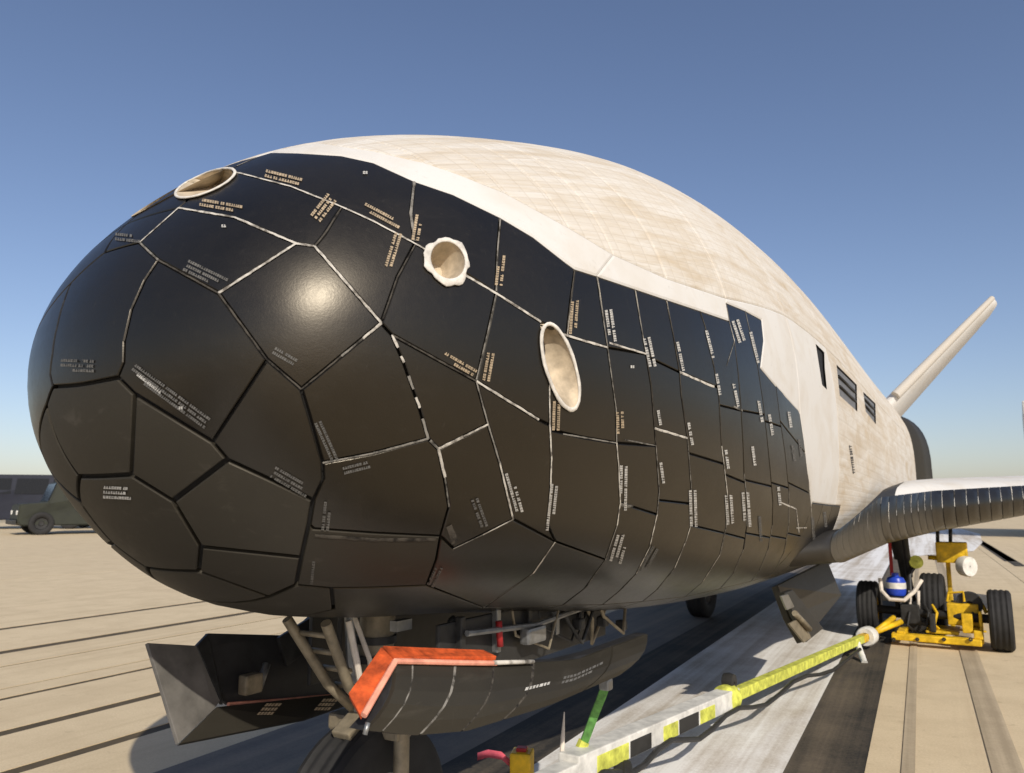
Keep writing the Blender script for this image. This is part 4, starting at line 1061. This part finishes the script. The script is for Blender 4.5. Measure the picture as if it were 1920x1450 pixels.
# ------------------------------------------------------------------ yellow wheeled cart under the wing
c1, c3 = at_z((1882, 1221)), at_z((1634, 1192))
Yc = float((c1[1] + c3[1]) / 2)
cart = empty('equipment_cart', (float((c1[0] + c3[0]) / 2), Yc, 0))
tag(cart, 'low yellow wheeled equipment cart with black tyres under the wing', 'cart')
ci = Vector(cart.location)
def cp(px, y=None): return Vector(at_y(px, Yc if y is None else y)) - ci
def cart_box(name, p0, p1, dy, mat, y=None, bevel=.008):
    a, b = cp(p0, y), cp(p1, y); c = (a + b) / 2; return MB().box((c.x, c.y, c.z), (abs(b.x - a.x), dy, abs(b.z - a.z)), bevel=bevel).build(name, mat, cart)
for p in (c1, c3):
    w = empty('wheel', (float(p[0] - ci.x), float(p[1] - ci.y), .185)); w.parent = cart; tyre(w, .185, .13, .09, rim_mat='yellow_paint')
b1, b3 = Vector(c1) - ci, Vector(c3) - ci
MB().tube([(b3.x, b3.y, .185), (b1.x, b1.y, .185)], .028, 12).build('axle', 'metal_dark', cart)
cart_box('front_beam', (1672, 1186), (1842, 1212), .07, 'yellow_paint', Yc - .22)
cart_box('cross_beam', (1700, 1172), (1850, 1186), .06, 'yellow_paint', Yc + .25)
for px in (1690, 1835): 
    a = cp((px, 1194), Yc - .22); MB().box((a.x, .02, a.z + .01), (.05, .50, .05), bevel=.006).build('side_rail', 'yellow_paint', cart)
cart_box('deck_box', (1776, 1128), (1838, 1172), .22, 'yellow_paint', Yc + .05)
cart_box('post', (1834, 1146), (1846, 1208), .05, 'yellow_paint', Yc - .15)
cart_box('motor', (1795, 1116), (1836, 1134), .16, 'metal_dark', Yc + .1)
MB().tube([cp((1800, 1120)), cp((1835, 1122)), cp((1850, 1150))], .012, 8).build('bent_pipe', 'yellow_paint', cart)
cart_box('pump_body', (1690, 1130), (1728, 1168), .2, 'metal_dark', Yc + .05)
cart_box('mast', (1772, 1040), (1792, 1180), .06, 'yellow_paint', Yc + .38)
cart_box('mast_head', (1754, 1016), (1816, 1056), .12, 'yellow_paint', Yc + .36)
MB().tube([cp((1800, 1058), Yc + .34), cp((1822, 1080), Yc + .34)], .018, 8).build('arm', 'yellow_paint', cart)
MB().tube([cp((1790, 1050), Yc + .34), cp((1740, 1045), Yc + .34)], .016, 8).build('arm', 'yellow_paint', cart)
a = cp((1812, 1062), Yc + .30); MB().lathe([(.004, -.03), (.065, -.03), (.07, 0), (.065, .03), (.004, .03)], a, (.75, -.65, 0), 24).build('pulley', 'white_paint', cart)
for q in (1758, 1782): MB().tube([cp((q, 990), Yc + .4), cp((q, 1018), Yc + .4)], .012, 8).build('hook', 'black_paint', cart)
MB().tube([cp((1650, 1085), Yc - .05), cp((1653, 1108), Yc - .08), cp((1668, 1124), Yc - .1), cp((1695, 1126), Yc - .1), cp((1714, 1110), Yc - .05), cp((1728, 1088), Yc)], .013, 8).build('hose', 'hose_pale', cart)
for q in (1706, 1722): MB().tube([cp((q, 1108), Yc), cp((q, 1150), Yc)], .010, 8).build('riser', 'hose_pale', cart)
a = cp((1716, 1055), Yc + .2); MB().lathe([(.004, -.04), (.04, -.03), (.045, .03), (.004, .04)], a, (.3, -.9, .2), 16).build('valve', 'yellow_fluor', cart)
MB().tube([cp((1716, 1060), Yc + .2), cp((1705, 1080), Yc + .15), cp((1708, 1130), Yc + .05)], .012, 8).build('valve_pipe', 'metal_dark', cart)
cart_box('tool_box', (1700, 1160), (1742, 1184), .16, 'metal_dark', Yc + .12)
cart_box('step_plate', (1738, 1176), (1800, 1186), .30, 'yellow_paint', Yc + .02)
cart_box('bracket', (1802, 1150), (1826, 1188), .04, 'yellow_paint', Yc - .17)
cart_box('gusset', (1742, 1150), (1756, 1186), .04, 'metal_dark', Yc - .12)
for k, (x_, m_) in enumerate(((1697, 'black_paint'), (1733, 'metal_dark'), (1748, 'yellow_paint'), (1815, 'black_paint'))):
    MB().tube([cp((x_, 1135), Yc + .02), cp((x_ + 9, 1150), Yc - .06), cp((x_ + 4, 1172), Yc - .08), cp((x_ + 20, 1186), Yc - .02)], .009, 7).build('hose', m_, cart)
MB().lathe([(.02, -.035), (.075, -.035), (.075, -.025), (.045, -.02), (.045, .02), (.075, .025), (.075, .035), (.02, .035)], cp((1818, 1132), Yc + .02), (0, 1, 0), 24).build('hose_reel', 'metal_dark', cart)
MB().tube([cp((1776, 1128), Yc - .03), cp((1778, 1112), Yc - .03), cp((1806, 1110), Yc - .03), cp((1808, 1128), Yc - .03)], .008, 8).build('handle', 'yellow_paint', cart)
for x_ in (1676, 1720, 1770, 1820):
    MB().lathe([(.004, -.012), (.012, -.012), (.012, .0), (.004, .002)], cp((x_, 1199), Yc - .262), (0, 1, 0), 8).build('bolt', 'metal_dark', cart)
# drawbar fork
for q in (1690, 1676): MB().tube([cp((q, 1166 if q > 1680 else 1158), Yc - .1), cp((1640, 1186), Yc - .28)], .018, 8).build('drawbar', 'yellow_paint', cart)
jug_p = Vector(at_y((1681, 1116), Yc + .02))
jug = MB().lathe([(.004, 0), (.055, 0), (.062, .015), (.062, .09), (.05, .115), (.022, .125), (.022, .145), (.004, .147)], (0, 0, 0), (0, 0, 1), 24).build('plastic_jug', 'blue_plastic'); jug.location = jug_p
tag(jug, 'small blue plastic jug standing on the yellow cart', 'jug')
MB().lathe([(.063, .045), (.0635, .045), (.0635, .085), (.063, .085)], (0, 0, 0), (0, 0, 1), 24).build('paper_label', 'white_paint', jug)
MB().box((jug_p.x - ci.x, jug_p.y - ci.y, jug_p.z - .02), (.17, .14, .03), bevel=.005).build('shelf', 'metal_dark', cart)
MB().tube([(jug_p.x - ci.x, jug_p.y - ci.y + .03, jug_p.z - .02), (jug_p.x - ci.x, jug_p.y - ci.y + .03, .14)], .016, 8).build('shelf_post', 'metal_dark', cart)

# ------------------------------------------------------------------ tow bar
S0 = Vector((0.165, .78, .205)); S1 = Vector(at_z((1065, 1440), .205)); E1 = Vector(at_y((1640, 1187), Yc - .28))
bar = empty('tow_bar', (float(S1.x), float(S1.y), 0)); tag(bar, 'long white tow bar with yellow and dark bands leading to the nose wheel', 'tow bar')
bo = Vector(bar.location); dirb = (E1 - S1).normalized()
side = dirb.cross(Vector((0, 0, 1))).normalized(); upb = side.cross(dirb)
rotb = Matrix((side, dirb, upb)).transposed()
_ts2 = np.linspace(0, 1, 400); _lp = np.array([S1 + (E1 - S1) * float(t) for t in _ts2]); _lx = project(_lp)[0][:, 0]
def bar_at(x): return S1 + (E1 - S1) * float(np.interp(x, _lx, _ts2))
def bar_seg(name, x0, x1, w, h, mat, parent=bar, bev=.004, lift=0.0):
    a, b = bar_at(x0), bar_at(x1); c = (a + b) / 2 - bo + upb * lift
    return MB().box(c, (w, (b - a).length, h), rotb, bev).build(name, mat, parent)
beam = bar_seg('beam', 1066, 1372, .066, .066, 'white_paint')
a, c = S0 - bo, bar_at(1067) - bo; MB().box((a + c) / 2, (.05, (c - a).length, .05), rotb, .004).build('front_beam', 'white_paint', bar)
MB().box(S0 - bo, (.12, .05, .05), bevel=.006).build('nose_coupling', 'metal_dark', bar)
for x0, x1, m in ((1100, 1160, 'yellow_fluor'), (1163, 1203, 'black_paint'), (1226, 1254, 'yellow_fluor'), (1256, 1293, 'black_paint'), (1296, 1324, 'yellow_fluor')):
    bar_seg('band', x0, x1, .070, .046, m, bar, .003, -.008)
bar_seg('outer_tube', 1366, 1618, .042, .042, 'yellow_fluor')
MB().lathe([(.03, -.03), (.05, -.02), (.05, .03), (.03, .04)], bar_at(1362) - bo + upb * .0, dirb, 20).build('sleeve_collar', 'yellow_fluor', bar)
MB().lathe([(.004, -.022), (.03, -.02), (.034, 0), (.03, .02), (.004, .022)], bar_at(1368) - bo + upb * .055, side, 18).build('lock_knob', 'black_paint', bar)
MB().lathe([(.026, -.06), (.052, -.06), (.058, -.05), (.058, .05), (.052, .06), (.026, .06)], bar_at(1626) - bo, dirb, 20).build('end_collar', 'white_paint', bar)
bar_seg('end_tube', 1614, 1640, .044, .044, 'yellow_paint')
a = bar_at(1606); MB().tube([a - bo, Vector(at_z((1621, 1243), .005)) - bo], .017, 10).build('prop_leg', 'white_paint', bar)
MB().tube([bar_at(x) - bo + side * .05 + Vector((0, 0, -.045 - .02 * math.sin(x * .05))) for x in range(1075, 1606, 26)], .009, 8).build('cable', 'black_paint', bar)
wp = Vector(at_z((1168, 1486), .085)) - bo
bw = empty('support_wheel', wp); bw.parent = bar; bw.rotation_euler = (0, 0, math.radians(25)); tyre(bw, .085, .055, .04, grooves=1)
nearest = bar_at(1130) - bo
MB().tube([wp, (wp.x - .05, wp.y + .02, wp.z), (nearest.x + .04, nearest.y, wp.z + .02), (nearest.x + .02, nearest.y, nearest.z - .03)], .010, 8).build('wheel_bracket', 'metal_grey', bar)
# safety strap tied between the door and the bar
sx = [((1136, 1283), .30), ((1126, 1310), .27), ((1112, 1345), .22), ((1095, 1390), .19), ((1078, 1430), .17), ((1064, 1460), .16)]
sp = [Vector(px3(p, x)) for p, x in sx]
strap = pydata('tie_strap', [p + Vector((o_, o_ * .3, 0)) for p in sp for o_ in (-.011, .011)] + [p + Vector((o_ + .004, o_ * .3 - .004, 0)) for p in sp for o_ in (-.011, .011)],
    [(2 * i, 2 * i + 1, 2 * i + 3, 2 * i + 2) for i in range(5)] + [(12 + 2 * i, 12 + 2 * i + 2, 12 + 2 * i + 3, 12 + 2 * i + 1) for i in range(5)] + [(2 * i, 2 * i + 2, 14 + 2 * i, 12 + 2 * i) for i in range(5)] + [(2 * i + 1, 13 + 2 * i, 15 + 2 * i, 2 * i + 3) for i in range(5)], 'green_strap')
tag(strap, 'thin green tie strap hanging from the open nose gear door to the tow bar', 'strap')
MB().box(sp[0], (.03, .03, .03), bevel=.006).build('buckle', 'metal_grey', strap)
lower = MB().tube([sp[3], sp[4], sp[5]], .017, 8).build('strap_sleeve', 'yellow_fluor', strap)
pole_a, pole_b = Vector(px3((1058, 1335), .16)), Vector(px3((1050, 1475), .16))
pole = MB().tube([pole_a, pole_a.lerp(pole_b, .35), pole_b], [.0015, .006, .009], 8).build('flag_pole', 'hose_pale'); tag(pole, 'slim pale whip pole rising beside the tow bar', 'pole')

# yellow block and pink ribbon beside the nose wheel
kb = Vector(at_z((979, 1530), 0)); 
chock = MB().box((0, 0, .09), (.062, .07, .18), Matrix.Rotation(.35, 3, 'Z'), .006).build('wheel_chock', 'yellow_paint'); chock.location = kb
tag(chock, 'upright yellow block beside the nose wheel', 'chock')
MB().box((0, -.001, .184), (.03, .03, .012), Matrix.Rotation(.35, 3, 'Z'), .003).build('cap', 'red_paint', chock)
rd = [(958, 1428), (940, 1412), (915, 1408), (895, 1414)]
rp = [Vector(at_y(p, float(kb.y) + .02 * k)) for k, p in enumerate(rd)]
V = [p + Vector((0, 0, o_)) for p in rp for o_ in (-.018, .004)]; V += [p + Vector((.003, -.003, o_)) for p in rp for o_ in (-.018, .004)]
rib = pydata('warning_ribbon', V, [(2 * i, 2 * i + 1, 2 * i + 3, 2 * i + 2) for i in range(3)] + [(8 + 2 * i, 10 + 2 * i, 11 + 2 * i, 9 + 2 * i) for i in range(3)] + [(2 * i, 2 * i + 2, 10 + 2 * i, 8 + 2 * i) for i in range(3)] + [(2 * i + 1, 9 + 2 * i, 11 + 2 * i, 2 * i + 3) for i in range(3)] + [(0, 8, 9, 1), (6, 7, 15, 14)], 'pink_ribbon', smooth=True)
tag(rib, 'bright pink cloth warning ribbon draped by the yellow block', 'ribbon')

# ------------------------------------------------------------------ parked vehicles in the distance
def wheel_set(root, xs_, ys_, r, w):
    for x in xs_:
        for y in ys_:
            e = empty('wheel', (x, y, r)); e.parent = root; tyre(e, r, w, r * .55, axis=(0, 1, 0), grooves=2, rim_mat='metal_dark')
def vehicle(name, loc, rz, L, W, H, body, hood, label, cat, load=None):
    root = empty(name, loc, rz); tag(root, label, cat); r = H * .21; zb = r * .8
    # side profile along x, front at +x
    hb = zb + (H - zb) * .52; cabf = L / 2 - hood
    prof = [(-L / 2, zb), (L / 2 - .1, zb), (L / 2, zb + .15), (L / 2 - .04, hb - .06), (cabf + .08, hb), (cabf - .12, H - .05), (cabf - .26, H), (-L / 2 + .12, H), (-L / 2, H - .15)]
    V = []; n = len(prof)
    for s in (-1, 1):
        for x, z in prof: V.append((x, s * (W / 2 - (.07 * max(0, (z - hb)) / (H - hb))), z))
    F = [tuple(range(n))[::-1], tuple(range(n, 2 * n))] + [(i, (i + 1) % n, n + (i + 1) % n, n + i) for i in range(n)]
    o = pydata('body', V, F, body, root)
    bm = bmesh.new(); bm.from_mesh(o.data); bmesh.ops.recalc_face_normals(bm, faces=bm.faces[:]); bmesh.ops.bevel(bm, geom=bm.edges[:], offset=.035, segments=2, affect='EDGES'); bm.to_mesh(o.data); bm.free()
    a, b = Vector((cabf + .07, 0, hb + .03)), Vector((cabf - .105, 0, H - .08)); nn = Vector((b.z - a.z, 0, a.x - b.x)).normalized() * .012
    MB().quadplate([(a.x + nn.x, -W / 2 + .14, a.z + nn.z), (a.x + nn.x, W / 2 - .14, a.z + nn.z), (b.x + nn.x, W / 2 - .18, b.z + nn.z), (b.x + nn.x, -W / 2 + .18, b.z + nn.z)], .02).build('windshield', 'glass_dark', root)
    k = int((L - hood) / 1.1)
    for s in (-1, 1):
        for i in range(k):
            x1 = cabf - .35 - i * (L - hood - .5) / k; x0 = x1 - (L - hood - .5) / k + .12
            yy = s * (W / 2 - .028)
            MB().quadplate([(x0, yy, hb + .08), (x1, yy, hb + .08), (x1 - .05, yy - s * .03, H - .14), (x0, yy - s * .03, H - .14)], .03).build('side_window', 'glass_dark', root)
        MB().box((L / 2 - .02, s * (W / 2 - .25), zb + (hb - zb) * .55), (.05, .2, .13), bevel=.02).build('headlight', 'white_paint', root)
        MB().box((-L / 2 - .005, s * (W / 2 - .14), zb + (hb - zb) * .6), (.03, .1, .2), bevel=.01).build('tail_light', 'red_paint', root)
    MB().box((L / 2 + .05, 0, zb + .1), (.1, W * .96, .14), bevel=.02).build('bumper', 'metal_dark', root)
    MB().box((-L / 2 - .04, 0, zb + .1), (.08, W * .96, .14), bevel=.02).build('bumper', 'metal_dark', root)
    wheel_set(root, (L / 2 - .62, -L / 2 + .66), (-W / 2 + .03, W / 2 - .03), r, .22)
    if load:
        MB().box((-.35, 0, H + .06), (1.1, W * .7, .05), bevel=.01).build('roof_rack', 'metal_dark', root)
    return root
pv = at_z((150, 1000))
ov = vehicle('utility_vehicle', (float(pv[0]), float(pv[1]), 0), math.radians(250), 3.6, 1.7, 1.58, 'olive_paint', .85, 'olive green utility vehicle parked beside the runway', 'vehicle', load=True)
ld = MB().box((0, 0, .12), (.7, .6, .24), bevel=.05).build('canvas_bundle', 'canvas', None); ld.location = (float(pv[0]) + .3, float(pv[1]) - .2, 1.67); ld.rotation_euler = (0, 0, math.radians(238)); tag(ld, 'pale canvas bundle on the roof rack of the olive vehicle', 'bundle')
pn = at_z((30, 992))
nv = vehicle('panel_van', (float(pn[0]) - .3, float(pn[1]) + .4, 0), math.radians(225), 4.9, 1.85, 1.95, 'navy_paint', .8, 'dark blue van parked behind the olive vehicle', 'van')
# white box truck standing far behind the wing
tb = at_y((1909, 945), 24.0); trk = empty('box_truck', (float(tb[0]) + 1.62, 27.2, 0), math.radians(88)); tag(trk, 'tall white box truck standing far behind the wing', 'truck')
MB().box((-.6, 0, 2.35), (5.2, 2.4, 2.6), bevel=.05).build('cargo_box', 'white_paint', trk)
MB().box((-3.215, 0, 3.25), (.03, 2.3, .12)).build('rear_stripe', 'metal_grey', trk)
for s in (-1, 1): MB().box((-3.215, s * .58, 2.1), (.03, 1.1, 1.9), bevel=.01).build('rear_door', 'white_paint', trk)
MB().box((2.9, 0, 1.35), (1.7, 2.2, 1.7), bevel=.15).build('cab', 'white_paint', trk)
MB().box((3.72, 0, 1.75), (.06, 1.9, .65), bevel=.02).build('windshield', 'glass_dark', trk)
MB().box((.2, 0, .8), (6.8, .9, .3), bevel=.02).build('chassis', 'metal_dark', trk)
wheel_set(trk, (-2.2, 2.7), (-1.0, 1.0), .45, .28)
